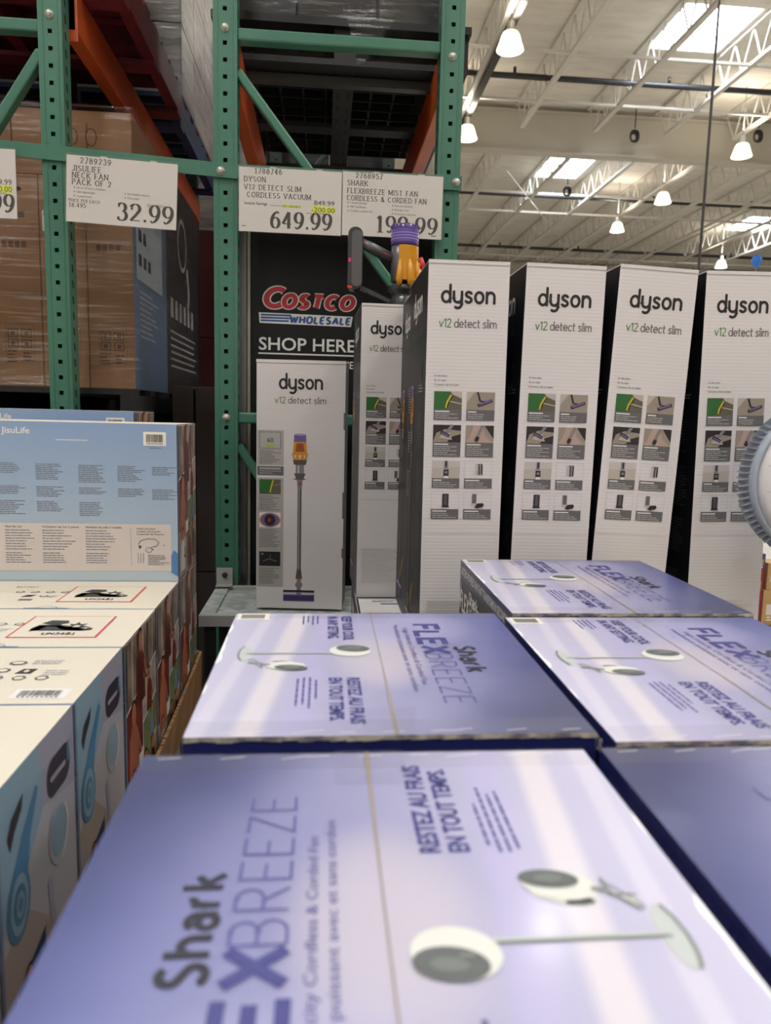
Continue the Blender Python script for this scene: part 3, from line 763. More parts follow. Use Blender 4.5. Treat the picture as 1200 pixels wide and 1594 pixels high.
def d0(f, w, h):
    f.rect(w - .1, h - .128, w - .012, h - .108, m_yel); f.tt('1,199.99', w - .013, h - .105, .017, m_ser, 0, align='r'); f.tt('-300.00', w - .013, h - .126, .017, m_ser, 1, align='r')
    f.tt('SAVINGS', w - .03, h - .133, .005, m_ser, 2, align='r')
    f.st('899.99', w - .205, .018, .052, m_ser, length=.195, **BG)
sign(-1.29, -.951, 1.979, 2.183, 2.466, R_(.3), 'white price sign cut off at the left edge, with yellow highlight', d0)
sign(-.799, -.463, 1.978, 2.176, 2.468, R_(2.2), 'white price sign reading 32.99, hanging over the brown cartons', d1)
sign(-.2745, .0495, 1.973, 2.168, 2.47, R_(.2), 'white price sign reading 649.99 with a yellow highlighted line', d2)
sign(.0525, .376, 1.975, 2.17, 2.47, R_(.2), 'white price sign reading 199.99, rightmost, behind the vacuum head', d3)

# ------------------------------------------------------------------ black sign panel behind the frame
m_panel = M('panel_black', (14, 14, 15), .5, spec=.3); m_pw = M('panel_white', (214, 212, 206), .5); m_red = M('logo_red', (176, 36, 50), .45); m_lblue = M('logo_blue', (36, 72, 132), .45)
r = empty('display_sign', (0, 2.62, .3))
b = MB(); b.box((-.252, 0, 0), (.43, .02, 1.74), m_panel)
f = Face(b, (0, 0, -.3), (1, 0, 0), (0, 0, 1))
# emblem: heavy slanted capitals, white rim, blue bars under it
for L, mm, wd_ in ((0, m_pw, .50), (2, m_red, .34)):
    f.st('C', -.205, 1.764, .058, mm, w=wd_, thin=wd_ * .8, shear=.25, L=L, xs=1.55)
    f.st('OSTCO', -.143, 1.763, .040, mm, w=wd_ * 1.2, thin=wd_ * .95, shear=.25, L=L, sp=.34, length=.236)
f.poly([(-.222, 1.707), (.092, 1.703), (.098, 1.738), (-.225, 1.742)], m_pw, 0)
for i in range(3): f.rect(-.218, 1.7125 + i * .0095, -.122 + i * .004, 1.7185 + i * .0095, m_lblue, 1)
f.st('WHOLESALE', -.118, 1.711, .021, m_lblue, w=.36, thin=.26, shear=.15, L=3, sp=.38, length=.205)
f.tt('SHOP HERE', -.226, 1.617, .044, m_pw, 0, bold=.012, length=.335)
f.rect(-.226, 1.602, .12, 1.607, m_pw)
f.tt('ALL MEMBERS WELCOMED', -.226, 1.56, .026, m_pw, 0, length=.35, bold=.01)
b.build('panel_board', r)
b = MB(); b.box((-.3, -.03, 0), (-.264, .03, 1.74), M('brushed_metal', (128, 128, 132), .35, metal=.5)); b.build('side_post', r)
b = MB(); b.box((-.262, -.012, 0), (-.253, .03, 1.74), M('cream_strip', (168, 160, 138), .5)); b.build('edge_strip', r)
tag(r, 'tall black sign panel with shop emblem standing behind the rack frame', 'sign')

# ------------------------------------------------------------------ display deck
m_deck = M('deck_grey', (196, 202, 196), .5, noise=((25, 25, 25), (150, 158, 152), .35, .6)); m_lip = M('deck_lip', (162, 160, 154), .45)
r = empty('display_deck', (.05, 2.3, 0))
b = MB(); b.box((-.405, -.175, .775), (.40, -.15, .81), m_lip); b.box((-.405, -.1499, .775), (-.36, .19, .81), m_deck); b.box((.36, -.1499, .775), (.40, .19, .81), m_deck); b.box((-.36, .165, .775), (.36, .19, .815), m_lip)
b.build('deck_rim', r, bevel=.002)
b = MB(); b.box((-.359, -.1495, .78), (.3595, .1645, .8035), m_deck); b.build('deck_panel', r)
for x in (-.39, .355):
    for y in (-.165, .14):
        b = MB(); b.box((x, y, 0), (x + .03, y + .03, .7745), m_black); b.build('leg', r)
b = MB(); b.box((-.38, -.1, .35), (.38, .16, .37), m_black); b.build('lower_shelf', r)
tag(r, 'grey metal display deck on which the short white vacuum box stands', 'shelf')
r = empty('angle_bracket', (-.325, 2.484, .81))
b = MB(); b.box((-.028, 0, .006), (.026, .004, .066), m_lip); b.box((-.028, -.03, .006), (.026, .004, .01), m_lip); b.build('plate', r, bevel=.001)
b = MB(); b.lathe([(0, -.006), (.009, -.006), (.009, 0)], (0, 0, .042), m_ser, 14, axis='y'); b.build('bolt', r)
tag(r, 'small white metal angle bracket bolted at the foot of the middle post', 'bracket')

# ------------------------------------------------------------------ slim vacuum boxes
m_white = M('box_white', (216, 210, 208), .5, bump=('flute', 50, .06))
m_bside = M('box_black', (22, 22, 24), .42, spec=.35); m_bgrey = M('box_grey', (92, 90, 88), .5)
m_logo = M('logo_black', (28, 26, 27), .5); m_gtxt = M('green_text', (66, 120, 52), .5); m_dgt = M('grey_text', (84, 80, 80), .5)
m_cap = M('caption_grey', (98, 96, 96), .5); m_lt = M('caption_text', (170, 166, 162), .5); m_wht = M('print_white', (225, 222, 218), .5)
m_tg = M('pic_green', (42, 98, 42), .5); m_tg2 = M('pic_olive', (96, 90, 74), .5); m_tn = M('pic_tan', (150, 138, 122), .5); m_tn2 = M('pic_tan_light', (182, 172, 160), .5)
m_tdk = M('pic_dark', (40, 34, 34), .5); m_pp = M('pic_purple', (112, 92, 150), .5); m_pk = M('pic_pink', (178, 152, 142), .5); m_ye = M('pic_yellow', (200, 176, 48), .5)
m_or = M('pic_orange', (206, 138, 40), .45); m_gm = M('pic_grey', (128, 124, 124), .5); m_frm = M('pic_frame', (192, 186, 180), .5)
m_sideb = M('sidebar_grey', (174, 168, 162), .5); m_redd = M('pic_red', (150, 60, 44), .5)
def word_v12(f, u, v, xh, L, green, grey):
    s_ = xh
    kw = dict(table=LO, rnd=True, w=.17, sp=.28)
    w1 = f.width('v12', LO, .26); w2 = f.width('detect slim', LO, .26); k = L / ((w1 + w2 + .7) * s_)
    f.st('v12', u, v, s_, green, length=w1 * s_ * k, **kw)
    f.st('detect slim', u + (w1 + .7) * s_ * k, v, s_, grey, length=w2 * s_ * k, **kw)
def pics_front(b, W, H):
    """narrow face; units: 1/400 of the width"""
    s = W / 400.
    f = Face(b, (0, 0, H), (s, 0, 0), (0, 0, s)); f.N = Vector((0, -1, 0))
    f.P = lambda u, v, L=0: f.O + f.U * u + f.V * v + f.N * EPS * (L + 1)
    f.st('dyson', 70, -198, 50, m_logo, w=.27, table=LO, rnd=True, sp=.36, length=258)
    word_v12(f, 60, -317, 26, 282, m_gtxt, m_dgt)
    f.tt('In the box:', 42, -556, 11, m_logo); f.tt('En la caja:', 42, -578, 11, m_dgt); f.tt('Contenu de la boîte:', 42, -600, 11, m_dgt)
    c = [(44, 184), (208, 350)]; rn = random.Random(5)
    def cap(i, v1, v0, rows):
        a, d = c[i]; f.rect(a, v0, d, v1, m_cap, 2); f.rect(a + 6, v1 - 13, a + (78 if rn.random() > .4 else 50), v1 - 7, m_wht, 3); f.para(a + 6, v1 - 20, d - a - 16, rows, 10, 4.5, m_lt, 3, rn)
    # row 1
    a, d = c[0]; f.rect(a, -768, d, -628, m_tg2); f.poly([(a, -718), (a, -628), (a + 82, -628), (a + 58, -712)], m_tg, 1)
    f.poly([(a + 82, -628), (d, -628), (d, -662), (a + 92, -642)], m_tn2, 1); f.line([(a + 60, -708), (a + 66, -680), (a + 86, -644)], 9, m_ye, 2); f.line([(a + 66, -706), (a + 74, -680), (a + 92, -650)], 6, m_tdk, 2); f.line([(a + 78, -676), (d, -688)], 5, m_tn2, 2); cap(0, -716, -768, 3)
    a, d = c[1]; f.rect(a, -768, d, -628, m_tn); f.poly([(a, -680), (a, -628), (a + 40, -628)], m_tn2, 1); f.line([(a + 54, -628), (a + 68, -672)], 9, m_tdk, 1); f.line([(a + 68, -672), (a + 110, -676)], 6, m_tdk, 1); f.line([(a + 56, -694), (a + 128, -668)], 16, m_tdk, 1); f.line([(a + 62, -690), (a + 122, -668)], 9, m_pp, 2); cap(1, -716, -768, 3)
    # row 2
    a, d = c[0]; f.rect(a, -950, d, -792, m_tn); f.poly([(a, -878), (a, -792), (d, -792), (d, -820), (a + 60, -812), (a + 16, -832)], m_tdk, 1); f.poly([(a + 70, -878), (a + 96, -850), (d, -836), (d, -878)], m_tdk, 1); f.poly([(a + 30, -858), (a + 96, -866), (a + 84, -832), (a + 52, -826)], m_tn2, 2); f.line([(a + 62, -838), (a + 96, -792)], 15, m_gm, 3); f.line([(a + 38, -826), (a + 82, -848)], 16, m_tdk, 4); f.line([(a + 42, -830), (a + 78, -848)], 7, m_pp, 5); cap(0, -878, -950, 5)
    a, d = c[1]; f.rect(a, -950, d, -792, m_pk); f.poly([(a + 84, -792), (d, -792), (d, -876), (a + 96, -838)], m_tn, 1); f.poly([(a, -792), (a + 40, -792), (a + 20, -850), (a, -878)], m_tn, 1); f.poly([(a + 94, -792), (d, -792), (d, -858)], m_tdk, 2); f.line([(a + 56, -862), (a + 70, -822), (a + 84, -792)], 12, m_gm, 3); f.line([(a + 52, -870), (a + 62, -848)], 18, m_tdk, 4); cap(1, -878, -950, 5)
    # row 3
    a, d = c[0]; f.rect(a, -1107, d, -970, m_frm); f.poly([(a, -1058), (a, -1010), (d, -1000), (d, -1058)], m_tn2, 1); f.line([(a + 70, -970), (a + 70, -1010)], 18, m_gm, 2); f.line([(a + 70, -974), (a + 70, -1000)], 8, m_tdk, 3); f.rect(a + 58, -1046, a + 84, -1014, m_tdk, 3); f.rect(a + 64, -1034, a + 78, -1022, m_gm, 4); f.poly([(a + 60, -1058), (a + 84, -1058), (a + 80, -1046), (a + 64, -1046)], m_wht, 4); cap(0, -1058, -1107, 3)
    a, d = c[1]; 
    def outl(a, d, v1, v0):
        for q in (((a, v0), (a, v1)), ((d, v0), (d, v1)), ((a, v1), (d, v1))): f.line(list(q), 1.6, m_frm, 1)
    outl(a, d, -970, -1058); f.rect(a + 54, -1036, a + 68, -988, m_frm, 2); f.rect(a + 70, -1040, a + 80, -984, m_dgt, 2); f.rect(a + 84, -1038, a + 92, -986, m_tdk, 2); f.line([(a + 58, -986), (a + 90, -984)], 3, m_gm, 2); cap(1, -1058, -1107, 3)
    # row 4
    a, d = c[0]; outl(a, d, -1126, -1214); f.rect(a + 56, -1200, a + 88, -1136, m_tdk, 2); f.rect(a + 64, -1194, a + 80, -1140, m_dgt, 3); f.line([(a + 52, -1202), (a + 92, -1202)], 5, m_tdk, 2); cap(0, -1214, -1264, 3)
    a, d = c[1]; outl(a, d, -1126, -1214); f.rect(a + 44, -1184, a + 66, -1136, m_cap, 2); f.poly([(a + 40, -1184), (a + 80, -1184), (a + 76, -1192), (a + 38, -1190)], m_frm, 2); f.poly([(a + 62, -1196), (a + 70, -1184), (a + 100, -1182), (a + 106, -1192), (a + 96, -1204), (a + 70, -1206)], m_tdk, 3); f.poly([(a + 54, -1204), (a + 66, -1196), (a + 84, -1200), (a + 76, -1210)], m_k, 4); cap(1, -1214, -1264, 3)
    f.para(34, -1690, 320, 22, 11.5, 3.2, m_frm, 1, rn)
    f.rect(8, -1340, 392, -1338, m_frm, 0)
def vac_picture(f, cx, top, s, dark=False):
    """printed stick vacuum, total height about 985 s"""
    T = lambda pts: [(cx + x * s, top - y * s) for x, y in pts]
    g1 = m_gm; g2 = m_dgt if not dark else m_gm
    f.poly(T([(-34, 0), (34, 0), (36, 44), (-36, 44)]), m_pp, 1); f.ell(cx, top - 2 * s, 34 * s, 6 * s, M('pic_lilac', (168, 150, 206), .5), 2)
    f.poly(T([(-36, 44), (36, 44), (42, 120), (-42, 120)]), m_or, 1); f.poly(T([(-20, 52), (20, 52), (26, 100), (-26, 100)]), M('pic_amber', (150, 80, 28), .5), 2); f.ell(cx, top - 70 * s, 10 * s, 10 * s, m_redd, 3)
    f.poly(T([(-46, 118), (-40, 100), (-28, 142), (-14, 102), (0, 146), (14, 102), (28, 142), (40, 100), (46, 118), (36, 148), (-36, 148)]), m_or, 3)
    f.poly(T([(-40, 148), (40, 148), (34, 176), (-34, 176)]), m_dgt, 1); f.poly(T([(-24, 176), (24, 176), (24, 226), (-24, 226)]), m_gm, 1); f.poly(T([(-13, 180), (-4, 180), (-4, 224), (-13, 224)]), m_frm, 2)
    f.poly(T([(-34, 226), (34, 226), (22, 254), (40, 262), (-40, 262), (-22, 254)]), m_dgt, 1); f.poly(T([(-18, 262), (18, 262), (12, 316), (-12, 316)]), m_gm, 1); f.ell(cx, top - 286 * s, 7 * s, 12 * s, m_redd, 2)
    f.poly(T([(-11, 312), (11, 312), (11, 792), (-11, 792)]), m_dgt, 1); f.poly(T([(-4, 312), (0, 312), (0, 792), (-4, 792)]), m_frm, 2)
    f.poly(T([(-12, 790), (12, 790), (20, 850), (-20, 850)]), m_dgt, 1); f.ell(cx, top - 838 * s, 6 * s, 12 * s, m_redd, 2); f.ell(cx, top - 886 * s, 22 * s, 20 * s, m_gm, 1)
    f.poly(T([(-12, 850), (12, 850), (12, 940), (-12, 940)]), m_gm, 2)
    f.poly(T([(-92, 918), (92, 918), (92, 985), (-92, 985)]), m_pp, 1); f.poly(T([(-92, 918), (92, 918), (92, 930), (-92, 930)]), m_tdk, 2); f.poly(T([(-92, 932), (-14, 932), (-14, 944), (-92, 944)]), m_frm, 2); f.poly(T([(14, 932), (92, 932), (92, 944), (14, 944)]), m_frm, 2)
    f.poly(T([(-90, 950), (90, 950), (90, 980), (-90, 980)]), M('pic_violet', (62, 48, 92), .5), 3)
def wide_face(b, W, H, O, U, dark):
    s = W / 510.
    f = Face(b, O, Vector(U) * s, (0, 0, s)); n = Vector(U).cross(Vector((0, 0, 1))).normalized()
    f.P = lambda u, v, L=0: f.O + f.U * u + f.V * v + n * EPS * (L + 1)
    c1 = m_wht if dark else m_logo; rn = random.Random(8)
    f.st('dyson', 134, -152, 50, c1, w=.26, table=LO, rnd=True, sp=.34, length=240)
    word_v12(f, 106, -236, 23, 292, m_gtxt, m_cap if dark else m_dgt)
    if not dark:
        f.rect(5, -595, 158, -392, m_sideb); f.rect(18, -498, 142, -402, m_cap, 1); f.rect(21, -495, 139, -405, M('pic_screen', (176, 174, 168), .4), 2); f.tt('60', 80, -462, 28, m_logo, 3, align='c'); f.rect(52, -486, 106, -472, M('pic_lime', (170, 190, 80), .5), 3)
        f.para(18, -510, 125, 8, 10, 3.5, m_cap, 1, rn)
        f.rect(5, -652, 158, -600, m_cap, 1); f.rect(18, -618, 142, -608, m_lt, 2); f.para(18, -626, 130, 2, 12, 4, m_lt, 2, rn)
        f.rect(5, -1312, 158, -666, m_sideb)
        f.rect(18, -762, 142, -676, m_tg2, 1); f.poly([(18, -762), (18, -676), (94, -676), (80, -756)], m_tg, 2); f.line([(80, -752), (88, -716), (98, -680)], 8, m_ye, 3); f.line([(96, -710), (142, -704)], 6, m_gm, 3); f.para(18, -772, 125, 9, 10, 3.5, m_cap, 1, rn)
        f.rect(18, -958, 142, -870, m_wht, 1); f.ell(80, -914, 62, 42, m_or, 2); f.ell(80, -914, 54, 40, m_pp, 3); f.ell(80, -914, 32, 34, m_tdk, 4); f.ell(78, -914, 10, 12, m_redd, 5); f.para(18, -970, 125, 11, 10, 3.5, m_cap, 1, rn)
        f.rect(18, -1188, 142, -1102, m_k, 1); f.ell(36, -1116, 7, 7, m_gm, 2); f.line([(40, -1158), (78, -1146), (120, -1160)], 7, m_cap, 2); f.line([(84, -1120), (80, -1150)], 4, m_cap, 2); f.para(18, -1200, 125, 10, 10, 3.5, m_cap, 1, rn)
        vac_picture(f, 252, -412, 1.0)
    else:
        vac_picture(f, 150, -420, .98, True)
        for u, v, w_, n_ in ((30, -420, 80, 10), (330, -420, 130, 3), (330, -520, 130, 12), (330, -700, 130, 14), (30, -600, 70, 8), (330, -900, 130, 12), (30, -760, 70, 10), (330, -1100, 130, 14), (30, -940, 70, 14)):
            f.para(u, v, w_, n_, 11, 4, m_lt if n_ < 11 else m_cap, 1, rn)
        f.ell(400, -380, 24, 38, m_cap, 1); f.ell(400, -380, 18, 32, m_bside, 2)
        f.line([(240, -1260), (300, -1180)], 8, m_or, 1); f.line([(200, -1290), (250, -1200)], 8, m_ye, 1)
BW, BN, BH = .262, .146, .745
def vacuum_box_narrow():                       # narrow picture face towards the viewer, wide black sides
    b = MB(); b.box((0, 0, 0), (BN, BW, BH - .0025), m_white, {'-x': m_bside, '+x': m_bside, '+y': m_bside})
    pics_front(b, BN, BH); wide_face(b, BW, BH, (0, BW, BH), (0, -1, 0), True)
    o = b.build('vacuum_box', bevel=.0012)
    b = MB(); b.box((.001, .001, BH - .0024), (BN - .001, BW - .001, BH), m_white, {'+z': m_bside})
    b.box((0, -.0012, BH - .006), (BN, -.0008, BH), m_white); b.build('lid', o)
    return o
P0 = vacuum_box_narrow()
GB = 'slim vacuum boxes standing on end'
def put(x, y, z, label, rz=0, ry=0, grp=GB):
    global P0
    if P0.get('label'): o = copy_tree(P0)
    else: o = P0
    o.location = (x, y, z); o.rotation_euler = (0, R_(ry), R_(rz)); tag(o, label, 'box', grp); return o
Z2 = .9305
put(.185, 1.331, Z2, 'tall slim white vacuum box, leftmost of the front four, its black side showing', ry=-.25)
put(.352, 1.33, Z2 + .0013, 'tall slim white vacuum box, second from the left of the front four', ry=.45)
put(.5005, 1.325, Z2 + .0056, 'tall slim white vacuum box leaning to the right, third of the front four', ry=2.1)
put(.706, 1.33, Z2 + .001, 'tall slim white vacuum box behind the white fan, rightmost of the front four', ry=-1.1)
put(.194, 1.5985, Z2, 'tall vacuum box whose black edge shows just behind the leftmost front box')
o = put(.0915, 1.868, Z2, 'tall slim white vacuum box farther back, half hidden, in front of the black sign panel', rz=1.6)
put(.3455, 1.6, Z2, 'tall vacuum box hidden behind the second front box'); put(.52, 1.6, Z2, 'tall vacuum box hidden behind the third front box'); put(.70, 1.6, Z2, 'tall vacuum box hidden behind the rightmost front box')
# lower tier, mostly hidden
for j, y in enumerate((1.33, 1.594, 1.858)):
    for i, x in enumerate((.09, .24, .39, .54, .69)):
        o = put(x, y, .185, 'vacuum box in the lower layer, top face just showing under the far tall box' if (i, j) == (0, 1) else 'vacuum box in the hidden lower layer of the stack', grp='lower layer of vacuum boxes')
        if (i, j) == (0, 1):
            b = MB(); f = Face(b, (0, 0, BH), (1, 0, 0), (0, 1, 0), 1); f.rect(.006, .006, BN - .006, BW - .006, m_wht)
            f.rect(.06, .2, .11, .212, m_pp, 1); f.para(.04, .24, .08, 3, .006, .003, m_cap, 1); f.st('dyson', .04, .055, .014, m_logo, w=.2, table=LO, rnd=True, L=1, sp=.34); f.para(.02, .12, .1, 5, .008, .003, m_cap, 1)
            b.build('top_print', o)
pallet('wooden_pallet', .07, .86, 1.31, 2.118, .0, .1845, m_wood, 'brown pallet carrying the white vacuum boxes')
# short view: the wide white face
b = MB(); b.box((0, 0, 0), (BW, BN, BH - .01), m_white, {'+x': m_bgrey, '-x': m_bside, '+y': m_bside}); wide_face(b, BW, BH, (0, 0, BH - .004), (1, 0, 0), False)
o = b.build('vacuum_box', loc=(-.196, 2.212, .8105), bevel=.0012); o.rotation_euler = (0, 0, R_(-5))
b = MB(); b.box((-.0006, -.0012, BH - .0095), (BW + .0006, BN, BH), m_white, {'+x': m_bgrey}); b.build('lid', o)
for z, h in ((BH - .2, .05), (.28, .08), (.16, .03)):
    b = MB(); b.box((BW - .0045, -.0008, z), (BW + .0006, .0, z + h), m_cap); b.build('torn_edge', o)
tag(o, 'white vacuum box standing on the grey deck, with large picture of a stick vacuum', 'box', GB)

# ------------------------------------------------------------------ display vacuum
m_pclear = M('purple_plastic', (104, 82, 160), .2, coat=.6); m_pd = M('purple_dark', (62, 42, 104), .3); m_gold = M('amber_plastic', (208, 142, 22), .25, coat=.4)
m_vg = M('vac_grey', (98, 96, 98), .3, metal=.3); m_vd = M('vac_dark', (56, 56, 58), .3, coat=.3)
r = empty('stick_vacuum', (.236, 2.27, 0))
b = MB(); b.lathe([(.0, 1.963), (.034, 1.963), (.04, 1.958), (.0415, 1.951, m_pd), (.0415, 1.948), (.0415, 1.925), (.0415, 1.91, m_pd), (.0415, 1.903)], (0, 0, 0), m_pclear, 36)
for i in range(22):
    t = 2 * math.pi * i / 22; b.bar((.0418 * math.cos(t), .0418 * math.sin(t), 1.953), (.0418 * math.cos(t), .0418 * math.sin(t), 1.96), .003, .004, m_pd)
for i in range(3): b.lathe([(.0422, 1.918 + i * .008), (.0422, 1.92 + i * .008)], (0, 0, 0), M('pic_lilac', (168, 150, 206), .5), 30)
b.build('filter_cap', r)
b = MB(); b.lathe([(.0, 1.9025), (.04, 1.9025), (.04, 1.83), (.0395, 1.80), (.03, 1.795), (0, 1.795)], (0, 0, 0), m_vg, 32); mh = b.build('motor_housing', r)
b = MB()                                                     # amber bin shell with drip-like cyclone fingers, front right half
n = 16
for i in range(n):
    t0, t1 = [R_(-118 + 176 * q / n) for q in (i, i + 1)]; rr = .0425
    for (za, zb, ra, rb) in ((1.845, 1.9, rr, rr), (1.8, 1.845, rr + .004, rr)):
        b.face([(ra * math.cos(t0), ra * math.sin(t0), za), (ra * math.cos(t1), ra * math.sin(t1), za), (rb * math.cos(t1), rb * math.sin(t1), zb), (rb * math.cos(t0), rb * math.sin(t0), zb)], m_gold, True)
bs = b.build('bin_shell', r)
for i in range(5):
    t = R_(-112 + i * 38)
    q = MB(); c, s_ = math.cos(t), math.sin(t); q.tube([(.043 * c, .043 * s_, 1.858), (.046 * c, .046 * s_, 1.83), (.05 * c, .05 * s_, 1.80), (.05 * c, .05 * s_, 1.788), (.044 * c, .044 * s_, 1.784)], [.004, .009, .0105, .008, .003], m_gold, 10); q.build('cyclone_cone', bs)
b = MB(); b.tube([(.046, -.02, 1.868), (.052, -.022, 1.85), (.048, -.02, 1.835)], [.006, .008, .005], M('hot_red', (210, 60, 60), .35)); b.build('release_button', mh)
b = MB(); b.lathe([(0, 1.7945), (.03, 1.7945), (.046, 1.785), (.047, 1.772), (.036, 1.765), (.036, 1.752), (.04, 1.748), (.04, 1.71), (.03, 1.70), (0, 1.70)], (0, 0, 0), m_vd, 30); b.build('bin_base', r)
b = MB(); b.tube([(0, 0, 1.6995), (0, 0, .98)], .016, m_vg, 16); b.build('wand', r)
b = MB(); b.box((-.08, -.045, .8045), (.08, .05, .84), m_vd); b.tube([(0, 0, .8405), (0, 0, .979)], [.03, .018], m_vd, 14); b.build('floor_stand', r, bevel=.004)
b = MB(); b.tube([(-.041, 0, 1.867), (-.1, -.012, 1.892), (-.135, -.014, 1.905)], [.0165, .0155, .015], m_vg, 16)
ht = b.build('handle_tube', r)
b = MB(); b.bar((-.05, -.0185, 1.872), (-.128, -.0285, 1.903), .002, .005, M('red_strip', (120, 40, 40), .4)); b.build('tube_stripe', ht)
b = MB()
def rr_outline(w, h, rad, n=6):
    P = []
    for cx, cz, a in ((w - rad, h - rad, 0), (-w + rad, h - rad, 90), (-w + rad, -h + rad, 180), (w - rad, -h + rad, 270)):
        for i in range(n + 1): t = R_(a + 90 * i / n); P.append((cx + rad * math.cos(t), cz + rad * math.sin(t)))
    return P
O1 = rr_outline(.0215, .088, .02)
def prism(mb, O, y0, y1, cx, cz, m, sc=1):
    k = len(O)
    mb.face([(cx + x * sc, y0, cz + z * sc) for x, z in O], m); mb.face([(cx + x, y1, cz + z) for x, z in reversed(O)], m)
    for i in range(k):
        a, c = O[i], O[(i + 1) % k]; mb.face([(cx + a[0] * sc, y0, cz + a[1] * sc), (cx + a[0], y1, cz + a[1]), (cx + c[0], y1, cz + c[1]), (cx + c[0] * sc, y0, cz + c[1] * sc)], m, True)
prism(b, O1, -.03, .035, -.148, 1.858, m_vd); hb = b.build('battery_grip', r, bevel=.003)
q = MB(); prism(q, rr_outline(.015, .08, .014), -.0345, -.0301, -.144, 1.856, m_vg); q.box((-.168, -.0345, 1.845), (-.161, -.031, 1.857), M('pink_led', (230, 60, 130), .4)); q.box((-.17, -.033, 1.772), (-.156, -.0302, 1.778), M('hot_red', (210, 60, 60), .35)); q.build('grip_inlay', hb)
b = MB(); b.bar((-.13, 0, 1.778), (-.04, 0, 1.74), .02, .012, m_vd); b.build('lower_arm', r)
tag(r, 'cordless stick vacuum with purple cap and amber bin rising behind the boxes', 'vacuum cleaner')
# ------------------------------------------------------------------ blue-violet fan cartons
def ramp_material(name, rough=.38):
    m = bpy.data.materials.new(name); m.use_nodes = True; nt = m.node_tree; b = nt.nodes['Principled BSDF']
    N = nt.nodes.new; L = nt.links.new
    tc = N('ShaderNodeTexCoord'); sp = N('ShaderNodeSeparateXYZ'); L(tc.outputs['Object'], sp.inputs[0])
    def mth(op, a, c, clamp=False):
        n = N('ShaderNodeMath'); n.operation = op; n.use_clamp = clamp
        for i, q in enumerate((a, c)):
            if q is None: continue
            if isinstance(q, (int, float)): n.inputs[i].default_value = q
            else: L(q, n.inputs[i])
        return n.outputs[0]
    def smooth(v, lo, hi, o0=0., o1=1.):
        n = N('ShaderNodeMapRange'); n.interpolation_type = 'SMOOTHSTEP'; L(v, n.inputs[0])
        n.inputs[1].default_value = lo; n.inputs[2].default_value = hi; n.inputs[3].default_value = o0; n.inputs[4].default_value = o1
        return n.outputs[0]
    def mixc(f, a, c):
        n = N('ShaderNodeMix'); n.data_type = 'RGBA'
        if isinstance(f, float): n.inputs[0].default_value = f
        else: L(f, n.inputs[0])
        for i, q in ((6, a), (7, c)):
            if isinstance(q, tuple): n.inputs[i].default_value = q
            else: L(q, n.inputs[i])
        return n.outputs[2]
    x, y = sp.outputs[0], sp.outputs[1]
    nz = N('ShaderNodeTexNoise'); nz.inputs['Scale'].default_value = 9; nz.inputs['Detail'].default_value = 2; L(tc.outputs['Object'], nz.inputs['Vector'])
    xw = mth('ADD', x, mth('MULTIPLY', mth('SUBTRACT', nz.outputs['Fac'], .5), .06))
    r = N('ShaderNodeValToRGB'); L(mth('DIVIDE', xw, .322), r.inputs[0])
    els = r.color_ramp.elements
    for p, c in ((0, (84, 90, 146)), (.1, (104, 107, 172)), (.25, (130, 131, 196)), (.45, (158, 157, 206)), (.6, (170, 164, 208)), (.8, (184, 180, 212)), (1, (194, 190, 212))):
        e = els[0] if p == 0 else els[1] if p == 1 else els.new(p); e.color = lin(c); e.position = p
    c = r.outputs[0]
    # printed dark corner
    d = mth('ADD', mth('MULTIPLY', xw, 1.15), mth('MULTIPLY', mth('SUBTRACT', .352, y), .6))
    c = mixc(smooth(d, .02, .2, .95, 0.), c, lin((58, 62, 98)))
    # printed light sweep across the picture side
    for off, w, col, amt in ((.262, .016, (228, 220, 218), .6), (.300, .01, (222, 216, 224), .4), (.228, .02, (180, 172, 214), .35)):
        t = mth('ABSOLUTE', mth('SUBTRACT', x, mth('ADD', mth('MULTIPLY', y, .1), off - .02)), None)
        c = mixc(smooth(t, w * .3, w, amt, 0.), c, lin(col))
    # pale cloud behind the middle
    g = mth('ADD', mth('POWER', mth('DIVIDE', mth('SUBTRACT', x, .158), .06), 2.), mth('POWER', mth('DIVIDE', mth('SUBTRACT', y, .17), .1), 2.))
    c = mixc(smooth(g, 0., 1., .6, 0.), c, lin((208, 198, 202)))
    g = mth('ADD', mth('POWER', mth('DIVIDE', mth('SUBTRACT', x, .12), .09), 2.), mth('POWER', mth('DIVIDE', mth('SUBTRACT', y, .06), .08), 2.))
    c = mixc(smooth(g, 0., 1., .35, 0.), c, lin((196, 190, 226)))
    L(c, b.inputs['Base Color']); b.inputs['Roughness'].default_value = rough; b.inputs['Coat Weight'].default_value = .25; b.inputs['Coat Roughness'].default_value = .15
    bn = N('ShaderNodeBump'); bn.inputs['Strength'].default_value = .25; bn.inputs['Distance'].default_value = .003
    n2 = N('ShaderNodeTexNoise'); n2.inputs['Scale'].default_value = 14; n2.inputs['Detail'].default_value = 3; L(tc.outputs['Object'], n2.inputs['Vector']); L(n2.outputs['Fac'], bn.inputs['Height']); L(bn.outputs[0], b.inputs['Normal'])
    return m
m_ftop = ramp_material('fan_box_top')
m_navy = M('fan_box_navy', (34, 38, 92), .3, coat=.3); m_fgrey = M('fan_box_grey', (66, 64, 70), .35); m_ink2 = M('fan_ink', (36, 34, 44), .5); m_vio = M('fan_violet_ink', (62, 62, 122), .5)
m_vio2 = M('fan_violet_thin', (84, 82, 138), .5); m_seam = M('seam_card', (150, 140, 128), .7); m_fanw = M('fan_picture_white', (214, 214, 206), .5); m_fanp = M('fan_picture_pale', (186, 192, 188), .5); m_fand = M('fan_picture_dark', (92, 96, 94), .5)
